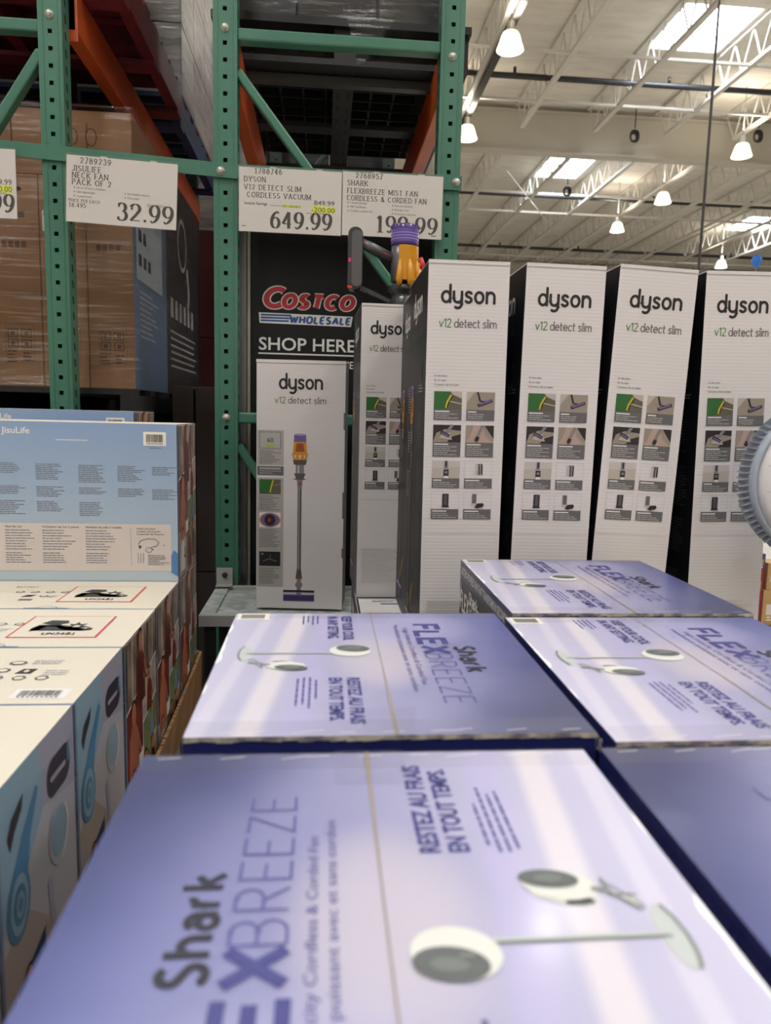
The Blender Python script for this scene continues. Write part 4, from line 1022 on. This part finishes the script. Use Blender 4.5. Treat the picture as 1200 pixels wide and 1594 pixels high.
m_fand2 = M('fan_picture_mid', (112, 116, 114), .5); m_fanm = M('fan_picture_grey', (130, 134, 132), .5); m_tape = M('tape_frayed', (186, 178, 160), .4, noise=((60, 60, 60), (110, 104, 108), .4, .6)); m_cream = M('label_cream', (236, 230, 216), .5); m_bc = M('barcode_grey', (172, 168, 164), .6)
FW, FD, FH = .322, .352, .247
m_band = m_sleeve.copy(); m_band.name = 'tape_band'; m_band.node_tree.nodes['Mix Shader'].inputs[0].default_value = .07; m_band.node_tree.nodes['Glossy BSDF'].inputs['Roughness'].default_value = .3
def fan_box(full=True):
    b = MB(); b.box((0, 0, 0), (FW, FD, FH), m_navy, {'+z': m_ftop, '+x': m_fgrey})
    f = Face(b, (0, 0, FH), (1, 0, 0), (0, 1, 0))
    t = f.sub(0, 0, (0, 1), (-1, 0))                       # text frame: u = b, v = -a
    # product name
    t.st('FLEX', .050, -.1105, .0272, m_vio, w=.25, sp=.34, length=.104)
    t.st('BREEZE', .1575, -.1102, .0268, m_vio2, w=.06, sp=.26, length=.132)
    t.st('Shark', .1345, -.0757, .0138, m_ink2, w=.32, table=LO, sp=.46, length=.077)
    t.tt('High-Velocity Cordless & Corded Fan', .062, -.1245, .0062, m_vio2, length=.183, bold=.0)
    t.tt('Ventilateur puissant avec et sans cordon', .050, -.1345, .0062, m_vio2, length=.212, bold=.0)
    def head(lines, u0, v0, du):
        for i, (s_, l) in enumerate(lines): t.tt(s_, u0, v0 - i * du, .0122, m_vio, length=l, bold=.03)
    head((('RESTEZ AU FRAIS', .105), ('EN TOUT TEMPS.', .099)), .2255, -.1938, .0168)
    head((('KEEP YOUR COOL', .096), ('IN ANY SETTING.', .091)), .0135, -.1938, .0168)
    rn = random.Random(4)
    for i, (l0, l1) in enumerate(((.232, .29), (.225, .292), (.225, .283), (.228, .286))): t.para(l0, -.2218 - i * .0056, (l1 - l0) * 1.2, 1, .005, .002, m_vio2, 0, rn)
    for i, l1 in enumerate((.045, .05, .03, .05)): t.para(.012, -.2218 - i * .0056, l1, 1, .005, .002, m_vio2, 0, rn)
    # pedestal fan picture
    f.line([(.205, .154), (.295, .1545)], .0042, m_fanm, 0); f.line([(.207, .1548), (.295, .1553)], .0022, m_fanp, 1)
    f.ell(.2955, .154, .0062, .0228, m_fanp, 0, rot=0); f.line([(.2985, .132), (.3015, .142), (.3025, .154), (.3015, .166), (.2985, .176)], .0022, m_fanm, 1)
    f.ell(.1885, .1475, .0215, .0175, m_fanw, 1, rot=-.2); f.ell(.185, .1405, .0178, .0108, m_fand, 2, rot=-.15); f.ell(.184, .1395, .009, .0048, m_fand2, 3, rot=-.1); f.poly([(.19, .146), (.197, .1455), (.196, .1435), (.189, .1442)], m_fanm, 3)
    # table fan picture
    f.ell(.252, .194, .0195, .0125, m_fanw, 1, rot=-.2); f.poly([(.231, .199), (.266, .197), (.272, .19), (.266, .180), (.25, .1785), (.236, .186)], m_fanw, 0); f.ell(.259, .1805, .008, .003, m_fanm, 0)
    f.ell(.2475, .199, .0162, .0078, m_fand, 2, rot=-.12); f.ell(.2475, .199, .008, .0036, m_fand2, 3)
    f.line([(.268, .190), (.277, .1885)], .004, m_fanm, 1); f.line([(.276, .199), (.2765, .185), (.29, .184)], .002, m_fanm, 1); f.line([(.276, .188), (.288, .173)], .002, m_fanm, 1); f.line([(.276, .197), (.291, .174)], .001, m_fanm, 1); f.poly([(.278, .188), (.289, .184), (.288, .174)], m_fanw, 0)
    # bar code label
    f.rect(.281, .002, .3195, .029, m_cream); f.rect(.2865, .007, .3145, .025, m_bc, 1)
    for i in range(14): f.rect(.2865 + i * .002, .009, .2875 + i * .002, .023, m_fand, 2)
    # flap seam, opening a little towards one end
    f.poly([(.1575, 0), (.1587, 0), (.1585, .2), (.1605, .352), (.1568, .352), (.1575, .2)], m_seam, 1)
    # creases of worn film along the edges
    for i in range(9):
        x = .02 + i * .034 + rn.uniform(-.01, .01); f.line([(x, .344 + rn.uniform(-.003, .004)), (x + rn.uniform(.01, .03), .347)], .0008, m_cream, 1)
    # sides
    g = Face(b, (FW, 0, 0), (0, 1, 0), (0, 0, 1)); g.rect(0, FH - .03, FD, FH, m_navy); g.tt('BATTERY-POWERED FAN THAT TRANSFORMS IN SECONDS', .012, FH - .0225, .0135, m_wht, 1, length=.315, bold=.02)
    g.st('FLEX', .012, FH - .082, .03, m_wht, w=.2, sp=.3, L=1, length=.07); g.st('BREEZE', .09, FH - .082, .03, m_wht, w=.07, L=1, length=.11); g.st('Shark', .085, FH - .045 - .012, .013, m_wht, w=.3, table=LO, sp=.34, L=1)
    g.poly([(.002, FH - .075), (.006, FH - .075), (.016, FH - .035), (.012, FH - .04)], m_wht, 1)
    g = Face(b, (0, FD, 0), (0, -1, 0), (0, 0, 1)); g.tt('SHARK FLEXBREEZE HIGH VELOCITY CORDLESS & CORDED FAN WITH MIST ATTACHMENT', .02, FH - .016, .0062, m_vio2, 0, length=.31)
    g.st('FLEX', .03, FH - .1, .04, m_wht, w=.2, sp=.3, length=.1); g.st('BREEZE', .14, FH - .1, .04, m_wht, w=.07, length=.15)
    for O, U in (((0, 0, 0), (1, 0, 0)), ((FW, FD, 0), (-1, 0, 0))):
        g = Face(b, O, U, (0, 0, 1)); g.st('Shark', .03, .14, .03, m_wht, w=.3, table=LO, sp=.34)
    o = b.build('fan_box', bevel=.003)
    rn = random.Random(12)                                 # worn, taped edges
    for y, s_ in ((0, -1), (FD, 1)):
        k = 26; b = MB()
        for i in range(k):
            x0_, x1_ = FW * i / k, FW * (i + 1) / k
            h0, h1 = [.0008 + .0018 * rn.random() for _ in range(2)]
            q = [(x0_, y + s_ * .0006, FH - .002 - h0), (x1_, y + s_ * .0006, FH - .002 - h1), (x1_, y + s_ * .0002, FH + .0003), (x0_, y + s_ * .0002, FH + .0003)]
            b.face(q if s_ < 0 else q[::-1], m_tape)
        b.build('worn_edge', o)
        b = MB(); y2 = y - s_ * .05
        ya, yb = min(y, y2), max(y, y2); b.face([(.135, ya, FH + .002), (.185, ya, FH + .002), (.185, yb, FH + .002), (.135, yb, FH + .002)], m_sleeve); q = [(.135, y + s_ * .0012, FH - .05), (.185, y + s_ * .0012, FH - .05), (.185, y + s_ * .0012, FH + .002), (.135, y + s_ * .0012, FH + .002)]; b.face(q if s_ < 0 else q[::-1], m_sleeve)
        b.build('clear_tape', o)
        b = MB(); y2 = y - s_ * .026
        ya, yb = min(y, y2), max(y, y2)
        b.face([(.001, ya, FH + .0016), (FW - .001, ya, FH + .0016), (FW - .001, yb, FH + .0016), (.001, yb, FH + .0016)], m_band)
        for q in range(5): a = .03 + .06 * q; b.face([(a, y2 - .0003, FH + .0018), (a + .03, y2 - .0003, FH + .0018), (a + .03, y2 + .0003, FH + .0018), (a, y2 + .0003, FH + .0018)], m_band)
        b.build('tape_band', o)
    return o
F0 = fan_box()
GF = 'blue violet fan boxes on the pallet'
def putf(x, y, z, turned, label, rz=0, grp=GF):
    o = copy_tree(F0) if F0.get('label') else F0
    o.location = (x + FW, y + FD, z) if turned else (x, y, z); o.rotation_euler = (0, 0, R_(180 + rz if turned else rz)); tag(o, label, 'box', grp); return o
ZF = .908
putf(-.124, .158, ZF, False, 'violet fan box filling the bottom foreground, nearest to the viewer')
putf(.2115, .159, ZF, False, 'dark-cornered violet fan box at the lower right edge, beside the nearest one')
putf(-.1025, .5395, ZF, True, 'violet fan box in the middle, in front of the short white box on the deck')
putf(.2285, .522, ZF, True, 'violet fan box at the right of the middle one, cut off by the right edge', rz=0)
putf(.243, .8935, ZF, True, 'farthest violet fan box at the foot of the tall white boxes')
for k in range(3):
    z = .908 - .2502 * (k + 1)
    for (x, y, t) in ((-.124, .158, 0), (.2115, .159, 0), (-.1025, .5395, 1), (.2285, .522, 1), (.243, .8935, 1)):
        putf(x, y, z, t, 'fan box hidden in the lower layers under the top fan boxes', grp='lower layers of fan boxes')
pallet('wooden_pallet', -.12, .57, .17, 1.24, .0, .157, m_wood, 'brown pallet under the stacks of fan boxes')

# ------------------------------------------------------------------ pale blue neck fan boxes
m_jt = M('cream_print', (218, 209, 190), .45); m_jblue = M('edge_blue', (112, 132, 160), .4); m_jk = M('jet_ink', (52, 50, 50), .6); m_jred = M('warning_red', (200, 74, 72), .5)
m_jtxt = M('fine_print', (118, 124, 136), .6); m_jpan = M('panel_blush', (206, 196, 190), .5)
m_jfront = bpy.data.materials.new('sky_print'); m_jfront.use_nodes = True
nt = m_jfront.node_tree; bb = nt.nodes['Principled BSDF']; bb.inputs['Roughness'].default_value = .4
tcn = nt.nodes.new('ShaderNodeTexCoord'); sp = nt.nodes.new('ShaderNodeSeparateXYZ'); dv = nt.nodes.new('ShaderNodeMath'); dv.operation = 'DIVIDE'; dv.inputs[1].default_value = .305
rp = nt.nodes.new('ShaderNodeValToRGB')
nt.links.new(tcn.outputs['Object'], sp.inputs[0]); nt.links.new(sp.outputs[2], dv.inputs[0]); nt.links.new(dv.outputs[0], rp.inputs[0]); nt.links.new(rp.outputs[0], bb.inputs['Base Color'])
for p, c in ((0, (176, 190, 198)), (.1, (178, 186, 192)), (.4, (196, 202, 204)), (.6, (186, 194, 204)), (.85, (152, 172, 200)), (1, (138, 162, 198))):
    e = rp.color_ramp.elements[0] if p == 0 else rp.color_ramp.elements[1] if p == 1 else rp.color_ramp.elements.new(p); e.color = lin(c); e.position = p
PH = {n: M('photo_' + n, a, .4, noise=((26, 26, 26), c, .38, .62)) for n, a, c in (
    ('street', (150, 128, 112), (96, 78, 66)), ('red', (132, 52, 44), (78, 34, 30)), ('garden', (84, 104, 56), (130, 140, 96)), ('park', (168, 150, 110), (110, 104, 74)),
    ('dark', (64, 46, 42), (112, 84, 70)), ('pale', (196, 182, 172), (150, 130, 120)))}
m_skin = M('photo_skin', (184, 118, 88), .4); m_hair = M('photo_hair', (48, 32, 28), .4); m_skinr = M('photo_skin_lit', (172, 102, 76), .4)
m_plav = M('product_lavender', (168, 166, 182), .4); m_paqua = M('product_aqua', (146, 174, 190), .4); m_pblue = M('product_blue', (84, 138, 174), .35); m_pbl2 = M('product_pale', (186, 184, 190), .4)
m_pdk = M('product_dark', (64, 56, 66), .4); m_ptan = M('product_tan', (172, 160, 150), .4); m_pnavy = M('product_navy', (44, 72, 104), .4)
JW, JD, JH = .413, .2035, .304
def figure(f, x, y, s, shirt, L=2):
    f.ell(x, y, .010 * s, .014 * s, m_skin, L + 1); f.ell(x, y + .006 * s, .012 * s, .012 * s, m_hair, L)
    f.poly([(x - .006 * s, y - .01 * s), (x + .006 * s, y - .01 * s), (x + .02 * s, y - .026 * s), (x + .024 * s, y - .085 * s), (x - .024 * s, y - .085 * s), (x - .02 * s, y - .026 * s)], shirt, L)
    f.line([(x + .018 * s, y - .03 * s), (x + .03 * s, y - .06 * s), (x + .012 * s, y - .05 * s)], .007 * s, m_skinr, L + 1)
def jbox(side, top, rot=False):
    b = MB(); b.box((0, 0, 0), (JW, JD, JH), m_jblue, {'-y': m_jfront, '+y': m_jfront, '+z': m_jt, '+x': PH['street'] if side == 'photo' else m_plav, '-x': m_plav})
    rn = random.Random(2)
    f = Face(b, (0, 0, 0), (1, 0, 0), (0, 0, 1))                        # text face
    f.rect(.02, .02, .4, .112, m_jpan, 0)
    f.tt('JisuLife', .0935, .2815, .012, m_wht, bold=.02, length=.05); f.poly([(.07, .281), (.086, .281), (.084, .284), (.079, .284), (.079, .294), (.074, .294)], m_wht)
    f.rect(.19, .270, .248, .2715, m_wht); f.barcode(.351, .263, .393, .289, m_cream, m_k, 0, 22)
    f.para(.362, .2595, .022, 1, .004, .002, m_jtxt, 0, rn)
    cols = (.082, .152, .23, .302, .366)
    for r_, (zt, ns) in enumerate(((.226, (6, 9, 10, 9, 5)), (.183, (5, 6, 4, 5, 6)), (.155, (8, 6, 8, 0, 0)))):
        for c_, n_ in zip(cols, ns): f.para(c_, zt - (c_ - .08) * .012, .052, n_, .0035, .0016, m_jtxt, 0, rn)
    for x, t_ in ((.092, 'Neck Fan 2pk'), (.16, 'Ventilateur de cou 2 pièces'), (.24, 'Ventilador de cuello 2 unidades')):
        f.tt(t_, x, .1035, .0038, m_jk, 1, length=min(.068, .0026 * len(t_)))
        f.para(x, .099, .062, 8, .0052, .0016, m_jtxt, 1, rn); f.para(x, .055, .05, 5, .0045, .0016, m_jtxt, 1, rn)
    f.rect(.324, .03, .3245, .104, m_jtxt, 1)
    for i, t_ in enumerate(("What's Included", 'Contenu de la boîte', 'Contenido del Paquete')): f.tt(t_, .335, .1015 - i * .0052, .0036, m_jk, 1, length=(.035, .045, .052)[i])
    f.line([(.338, .073), (.343, .08), (.356, .084), (.37, .083), (.377, .077), (.373, .07), (.362, .067)], .0012, m_cap, 2); f.line([(.344, .07), (.341, .066), (.3395, .071)], .0022, m_jk, 2)
    f.line(arc(.358, .062, .006, .005, 0, 360, 14), .0009, m_cap, 2); f.rect(.365, .062, .367, .064, m_jk, 2); f.rect(.386, .07, .388, .072, m_jk, 2)
    for x in (.337, .342, .347): f.rect(x, .036, x + .001, .056, m_jtxt, 2)
    f.para(.356, .052, .04, 6, .0036, .0014, m_jtxt, 2, rn)
    f.poly([(.4, .018), (.413, .01), (.413, .055), (.405, .062), (.4, .05)], M('blue_patch', (84, 124, 176), .4), 1)
    # right side
    g = Face(b, (JW, 0, 0), (0, 1, 0), (0, 0, 1))
    D, H = JD, JH
    if side == 'photo':
        gap = m_wht
        g.poly([(.003, .005), (D - .003, .005), (D - .003, .302), (.003, .302)], gap, 0)
        g.poly([(.004, .197), (.2, .235), (.2, .301), (.004, .301)], PH['street'], 1)
        for i in range(6): g.poly([(.01 + i * .032, .205 + i * .005), (.018 + i * .032, .206 + i * .005), (.022 + i * .032, .3), (.012 + i * .032, .3)], PH['pale'] if i % 2 else PH['dark'], 2)
        figure(g, .095, .284, 1.15, PH['red'], 3)
        g.poly([(.006, .09), (.105, .112), (.105, .214), (.006, .193)], PH['red'], 1); figure(g, .05, .184, 1.25, m_skinr, 2)
        g.poly([(.109, .15), (.2, .17), (.2, .231), (.109, .215)], PH['pale'], 1); figure(g, .15, .214, .7, PH['red'], 2)
        g.poly([(.109, .085), (.2, .105), (.2, .166), (.109, .146)], PH['garden'], 1); figure(g, .165, .15, .55, m_jblue, 2)
        g.poly([(.006, .006), (.075, .006), (.075, .102), (.006, .086)], PH['pale'], 1); figure(g, .045, .085, .85, m_wht, 2)
        g.poly([(.079, .006), (.2, .006), (.2, .101), (.079, .081)], PH['park'], 1); figure(g, .12, .083, .9, PH['red'], 2); figure(g, .165, .09, .8, PH['dark'], 2)
    else:
        g.rect(0, 0, D, H, m_pbl2, 0)
        g.poly([(0, .16), (.0, H), (.105, H), (.11, .235), (.06, .19)], m_paqua, 1); g.poly([(.105, H), (.11, .235), (D, .215), (D, H)], m_plav, 1)
        g.poly([(0, 0), (.11, 0), (.13, .1), (.06, .16), (0, .14)], m_ptan, 1)
        P = rr_outline(.034, .021, .018)
        g.poly([(.155 + x, .252 + y) for x, y in P], m_pdk, 2); P = rr_outline(.022, .003, .003); g.poly([(.152 + x, .252 + y) for x, y in P], m_plav, 3); g.ell(.183, .26, .004, .012, m_pblue, 3)
        g.poly([(.024, .25), (.034, .264), (.062, .276), (.058, .262), (.04, .248), (.03, .235)], m_pdk, 2)
        g.poly([(.02, .185), (.03, .205), (.055, .235), (.092, .268), (.098, .262), (.075, .225), (.066, .19)], m_pblue, 2)
        g.ell(.044, .175, .026, .036, m_pblue, 3); g.ell(.044, .175, .02, .029, m_paqua, 4)
        for i, q in enumerate((.014, .009, .005)): g.ell(.044, .175, q, q * 1.4, m_pblue if i % 2 == 0 else m_paqua, 5 + i)
        g.ell(.155, .185, .034, .036, m_pbl2, 2); g.ell(.15, .187, .023, .028, m_paqua, 3); g.line([(.168, .208), (.176, .188), (.17, .168), (.155, .152)], .004, m_wht, 4)
        g.line([(.12, .15), (.13, .08), (.17, .02)], .012, m_plav, 2)
        g.poly([(.03, .03), (.1, .045), (.105, .11), (.034, .09)], m_pnavy, 2); figure(g, .06, .09, .7, m_pblue, 3); g.poly([(.004, .02), (.026, .027), (.028, .09), (.006, .08)], m_pdk, 2)
    g.rect(0, 0, .006, H, m_jblue, 5)
    # top
    t = Face(b, (0, 0, JH), (1, 0, 0), (0, 1, 0))
    t.rect(0, 0, JW, .0025, m_jblue, 0)
    if top == 'un':
        t.rect(.236, .045, .364, .16, m_jred, 0); t.rect(.2395, .048, .3605, .157, m_jt, 1)
        t.st('UN3481', .282, .058, .0105, m_jk, w=.2, L=2, sp=.3, length=.046)
        t.poly([(.258, .078), (.33, .078), (.336, .09), (.3, .106), (.262, .104)], m_jk, 2); t.poly([(.258, .075), (.27, .08), (.275, .1), (.29, .098), (.3, .085), (.315, .08), (.334, .078), (.34, .084), (.32, .092), (.3, .1), (.292, .112), (.262, .108), (.256, .09)], m_jk, 2)
        t.poly([(.262, .116), (.272, .134), (.298, .132), (.302, .118), (.286, .108)], m_jk, 2)
        t.poly([(.306, .092), (.31, .105), (.304, .114), (.313, .112), (.316, .124), (.322, .112), (.332, .116), (.327, .104), (.34, .098), (.328, .094), (.322, .084)], m_jk, 2); t.poly([(.313, .096), (.317, .106), (.325, .104), (.323, .096)], m_jt, 3)
        t.poly([(.334, .078), (.346, .082), (.346, .092), (.338, .095)], m_jk, 2)
        for i in range(4): t.ell(.152 + i * .026, .115, .009, .008, m_cap, 0, 5); t.ell(.152 + i * .026, .114, .006, .004, m_jt, 1, 5)
        t.poly([(.165, .08), (.172, .095), (.188, .095), (.182, .08)], m_jk, 0); t.ell(.203, .086, .009, .007, m_cap, 0, 7); t.ell(.203, .086, .005, .004, m_jt, 1, 7); t.rect(.17, .055, .192, .066, m_cap, 0); t.tt('BATTERY', .13, .15, .008, m_jk, 0, length=.04)
        t.para(.212, .09, .018, 3, .006, .002, m_jtxt, 0, rn); t.line(arc(.236, .001, .018, .014, 0, 180, 12), .0014, m_jblue, 2); t.rect(.2, 0, .272, .005, m_jblue, 1)
    elif top == 'icons':
        for i in range(4): t.ell(.268 + i * .027, .085, .009, .009, m_cap, 0, 6); t.ell(.268 + i * .027, .084, .006, .005, m_jt, 1, 6)
        t.poly([(.31, .1), (.315, .118), (.333, .118), (.33, .1)], m_jk, 0); t.ell(.322, .109, .004, .005, m_jt, 1, 4); t.ell(.292, .112, .01, .009, m_cap, 0, 8); t.ell(.292, .112, .006, .005, m_jt, 1, 8); t.ell(.27, .112, .009, .008, m_cap, 0, 5)
        t.para(.345, .112, .03, 3, .007, .002, m_jtxt, 0, rn); t.ell(.3, .14, .012, .009, m_cap, 0, 7); t.ell(.3, .14, .008, .005, m_jt, 1, 7); t.para(.318, .15, .045, 3, .006, .002, m_jtxt, 0, rn)
        t.barcode(.335, .018, .398, .048, m_wht, m_jk, 0, 26)
    return b.build('neck_fan_box', bevel=.0015)
rn_ = [('photo', 'none'), ('photo', 'un'), ('prod', 'icons'), ('prod', 'none')]
proto = {}
def jput(kind, x, y, z, label, grp='neck fan boxes in the left stack'):
    if kind in proto: o = proto[kind].copy(); COL.objects.link(o)
    else: o = proto[kind] = jbox(*kind)
    o.location = (x, y, z); tag(o, label, 'box', grp); return o
jx = -.69
jput(('photo', 'none'), jx, 1.434, 1.07, 'upright pale blue box on the left stack, covered in small print')
jput(('photo', 'un'), jx, 1.2285, .7655, 'cream-topped box with red warning label, directly in front of the upright blue box')
jput(('photo', 'un'), jx + .001, 1.0235, .7655, 'second cream-topped box with red warning label, nearer to the viewer')
jput(('prod', 'icons'), jx, .8185, .7655, 'cream-topped box with icons and a bar code, third from the upright box')
jput(('prod', 'none'), jx, .6135, .7655, 'blank cream-topped box with blue product picture, fourth from the upright box')
jput(('prod', 'none'), jx, .4085, .7655, 'cream-topped box at the left edge of the foreground, nearest one in view')
jput(('photo', 'none'), jx, 1.434, .7655, 'neck fan box under the upright blue one, photo side showing')
jput(('prod', 'none'), jx, .2035, .7655, 'neck fan box just outside the view at the near end of the left stack')
for k in range(2):
    for i in range(7): jput(('photo', 'none'), jx, .2035 + i * .205, .4565 - .3045 * k, 'neck fan box in lower layers, below the cardboard tray', 'lower layers of neck fan boxes')
pallet('wooden_pallet', -.69, -.28, .2, 1.64, 0, .1515, m_wood, 'brown pallet under the left stack of neck fan boxes')
# cardboard tray round the upper layer
m_tray = M('tray_card', (166, 124, 80), .75, noise=((30, 30, 6), (146, 104, 64), .4, .6))
r = empty('cardboard_tray', (jx + JW / 2, .92, .761)); hx = JW / 2
b = MB(); b.box((-hx, -.72, 0), (hx, .72, .004), m_tray); b.build('tray_bottom', r)
b = MB(); n = 30                                            # right wall bulges outwards, fluted top edge
for i in range(n):
    ya, yb = -.722 + 1.444 * i / n, -.722 + 1.444 * (i + 1) / n
    def ox(y): return hx + .0045 + .018 * math.sin(max(0, min(1, (y + .722) / 1.444)) * math.pi)
    for t_, s_ in ((0, 1), (.006, 1)):
        pass
    A, B_ = ox(ya), ox(yb)
    lo = hx + .0035
    b.face([(lo + .005, ya, .0), (lo + .005, yb, .0), (B_ + .006, yb, .1), (A + .006, ya, .1)], m_tray)
    b.face([(lo, yb, .0), (lo, ya, .0), (A, ya, .1), (B_, yb, .1)], m_tray)
    b.face([(A, ya, .1), (A + .006, ya, .1), (B_ + .006, yb, .1), (B_, yb, .1)], M('tray_edge', (186, 146, 98), .8, noise=((1, 400, 1), (90, 62, 38), .45, .55)))
b.build('tray_wall', r)
b = MB(); b.box((-hx, .7215, 0), (hx + .003, .7265, .1), m_tray); b.build('tray_wall', r)
b = MB(); b.box((-hx, -.7265, 0), (hx + .003, -.7215, .1), m_tray); b.build('tray_wall', r)
b = MB(); b.box((-hx - .006, -.72, 0), (-hx - .001, .72, .1), m_tray); b.build('tray_wall', r)
tag(r, 'brown cardboard tray around the left stack, its torn rim showing beside the photo side', 'tray')
# stack behind, just peeking over
for i, (xa, w_) in enumerate(((-1.32, .41), (-.905, .41))):
    o = proto[('photo', 'none')].copy(); COL.objects.link(o)
    o.location = (xa + .06, 1.74, 1.092); tag(o, 'pale blue rear box, only its top edge visible, %s' % ('at the left edge' if i == 0 else 'in front of the left green post'), 'box', 'rear neck fan boxes')
b = MB()
for k in range(3): b.box((-.83, 0, .15 + k * .3135), (0, .2, .15 + (k + 1) * .3135 - .001), m_kraft)
o = b.build('carton', loc=(-.425, 1.742, 0)); tag(o, 'plain brown carton stack hidden behind the left stack', 'carton')
pallet('wooden_pallet', -1.26, -.42, 1.72, 2.0, 0, .149, m_wood, 'brown pallet hidden behind the left stack')

# ------------------------------------------------------------------ white circulator fan at the right edge
m_fw = M('fan_white', (226, 222, 222), .35, coat=.2); m_fr = M('fan_ring', (168, 176, 190), .4); m_ftx = M('fan_letter', (120, 120, 124), .5); m_fln = M('fan_line', (182, 180, 184), .5)
r = empty('pedestal_fan', (.848, 1.2, 0))
b = MB(); b.lathe([(0, -.05), (.04, -.0495), (.08, -.047), (.105, -.043), (.114, -.039), (.118, -.034), (.1195, -.026), (.1195, -.01)], (0, 0, 1.309), m_fw, 64, axis='y')
f = Face(b, (0, -.0605, 1.309), (1, 0, 0), (0, 0, 1))
bsh = b.build('back_shell', r)
b = MB()
def shell_y(x, z):
    q = math.hypot(x, z); pr = [(0, -.05), (.04, -.0495), (.08, -.047), (.105, -.043), (.114, -.039), (.118, -.034), (.1195, -.026)]
    for (r0, h0), (r1, h1) in zip(pr, pr[1:]):
        if q <= r1: return h0 + (h1 - h0) * (q - r0) / (r1 - r0)
    return -.02
class Dome(Face):
    def P(s, u, v, L=0): return Vector((u, shell_y(u, v) - .0008 - L * EPS, 1.309 + v))
f = Dome(b, (0, 0, 0), (1, 0, 0), (0, 0, 1)); f.sub = None
f.st('Shark', -.093, -.006, .0125, m_ftx, w=.26, table=LO, sp=.36, length=.08)
for z0_, z1_ in ((.025, -.012 + .02), (-.018, -.04)):
    f.line([(-.112 + i * .014, z0_ + (z1_ - z0_) * i / 12) for i in range(13)], .0008, m_fln)
b.build('lettering', bsh)
b = MB(); b.lathe([(.1195, -.024), (.125, -.03), (.129, -.024), (.127, -.01), (.124, .0), (.122, .03), (.1, .05), (0, .055)], (0, 0, 1.309), m_fr, 64, axis='y')
rg = b.build('ring', r)
b = MB(); n = 76
for i in range(n):
    t = 2 * math.pi * i / n; dt = .012
    def pt(rr, a, y): return (rr * math.cos(a), y, 1.309 + rr * math.sin(a))
    b.face([pt(.126, t - dt, -.016), pt(.1395, t + .02, -.004), pt(.126, t + dt, -.014)], m_fr); b.face([pt(.126, t - dt, -.016), pt(.126, t - dt, .028), pt(.1395, t + .02, -.004)], m_fr)
    b.face([pt(.126, t + dt, -.014), pt(.1395, t + .02, -.004), pt(.126, t + dt, .03)], m_fr); b.face([pt(.126, t - dt, .028), pt(.126, t + dt, .03), pt(.1395, t + .02, -.004)], m_fr)
b.build('vent_fins', rg)
b = MB(); b.tube([(0, .04, 1.19), (0, .03, 1.15), (0, .0, 1.13), (0, 0, .03)], [.016, .018, .014, .014], m_fr, 16); b.build('pole', r)
b = MB(); b.lathe([(0, .03), (.1, .026), (.115, .012), (.115, 0), (0, 0)], (0, -.02, 0), m_fw, 40); b.build('base', r)
tag(r, 'round white circulator fan with toothed grey rim, cut off by the right edge', 'fan')

# ------------------------------------------------------------------ goods beyond, right
m_rb = M('red_goods', (128, 28, 36), .4); m_tb = M('tan_goods', (176, 140, 92), .6); m_pb = M('purple_goods', (70, 60, 110), .4)
b = MB(); b.box((0, 0, 0), (1.2, .6, .5), M('bin_dark', (40, 36, 36), .6)); b.box((-.01, -.01, .5), (1.21, .61, .52), m_black); o = b.build('display_table', loc=(1.85, 3.0, 0), bevel=.004); tag(o, 'low dark table of goods beyond the rightmost tall box', 'table')
for i, (x, z, w_, h_, m_, lb) in enumerate(((1.86, .521, .075, .11, m_rb, 'dark red box, bottom of the pile right of the tall box'), (1.865, .632, .07, .15, m_rb, 'dark red box in the middle of the pile right of the tall box'), (1.885, .783, .05, .06, m_pb, 'small purple pack on top of the red boxes'),
                                            (1.94, .521, .12, .16, m_tb, 'tan carton beside the dark red boxes, lower one'), (1.95, .682, .1, .12, m_tb, 'tan carton beside the dark red boxes, upper one'), (2.08, .521, .14, .3, m_rb, 'red box at the right edge beyond the fan'))):
    b = MB(); b.box((0, 0, 0), (w_, .1, h_), m_); f = Face(b, (0, 0, 0), (1, 0, 0), (0, 0, 1)); f.rect(w_ * .15, h_ * .3, w_ * .85, h_ * .6, m_jpan if m_ is m_tb else m_tb, 0); f.para(w_ * .2, h_ * .25, w_ * .6, 2, .012, .005, m_cream)
    tag(b.build('goods_box', loc=(x, 3.01, z), bevel=.002), lb, 'box', 'small goods beyond the tall boxes')
bpy.context.view_layer.update()
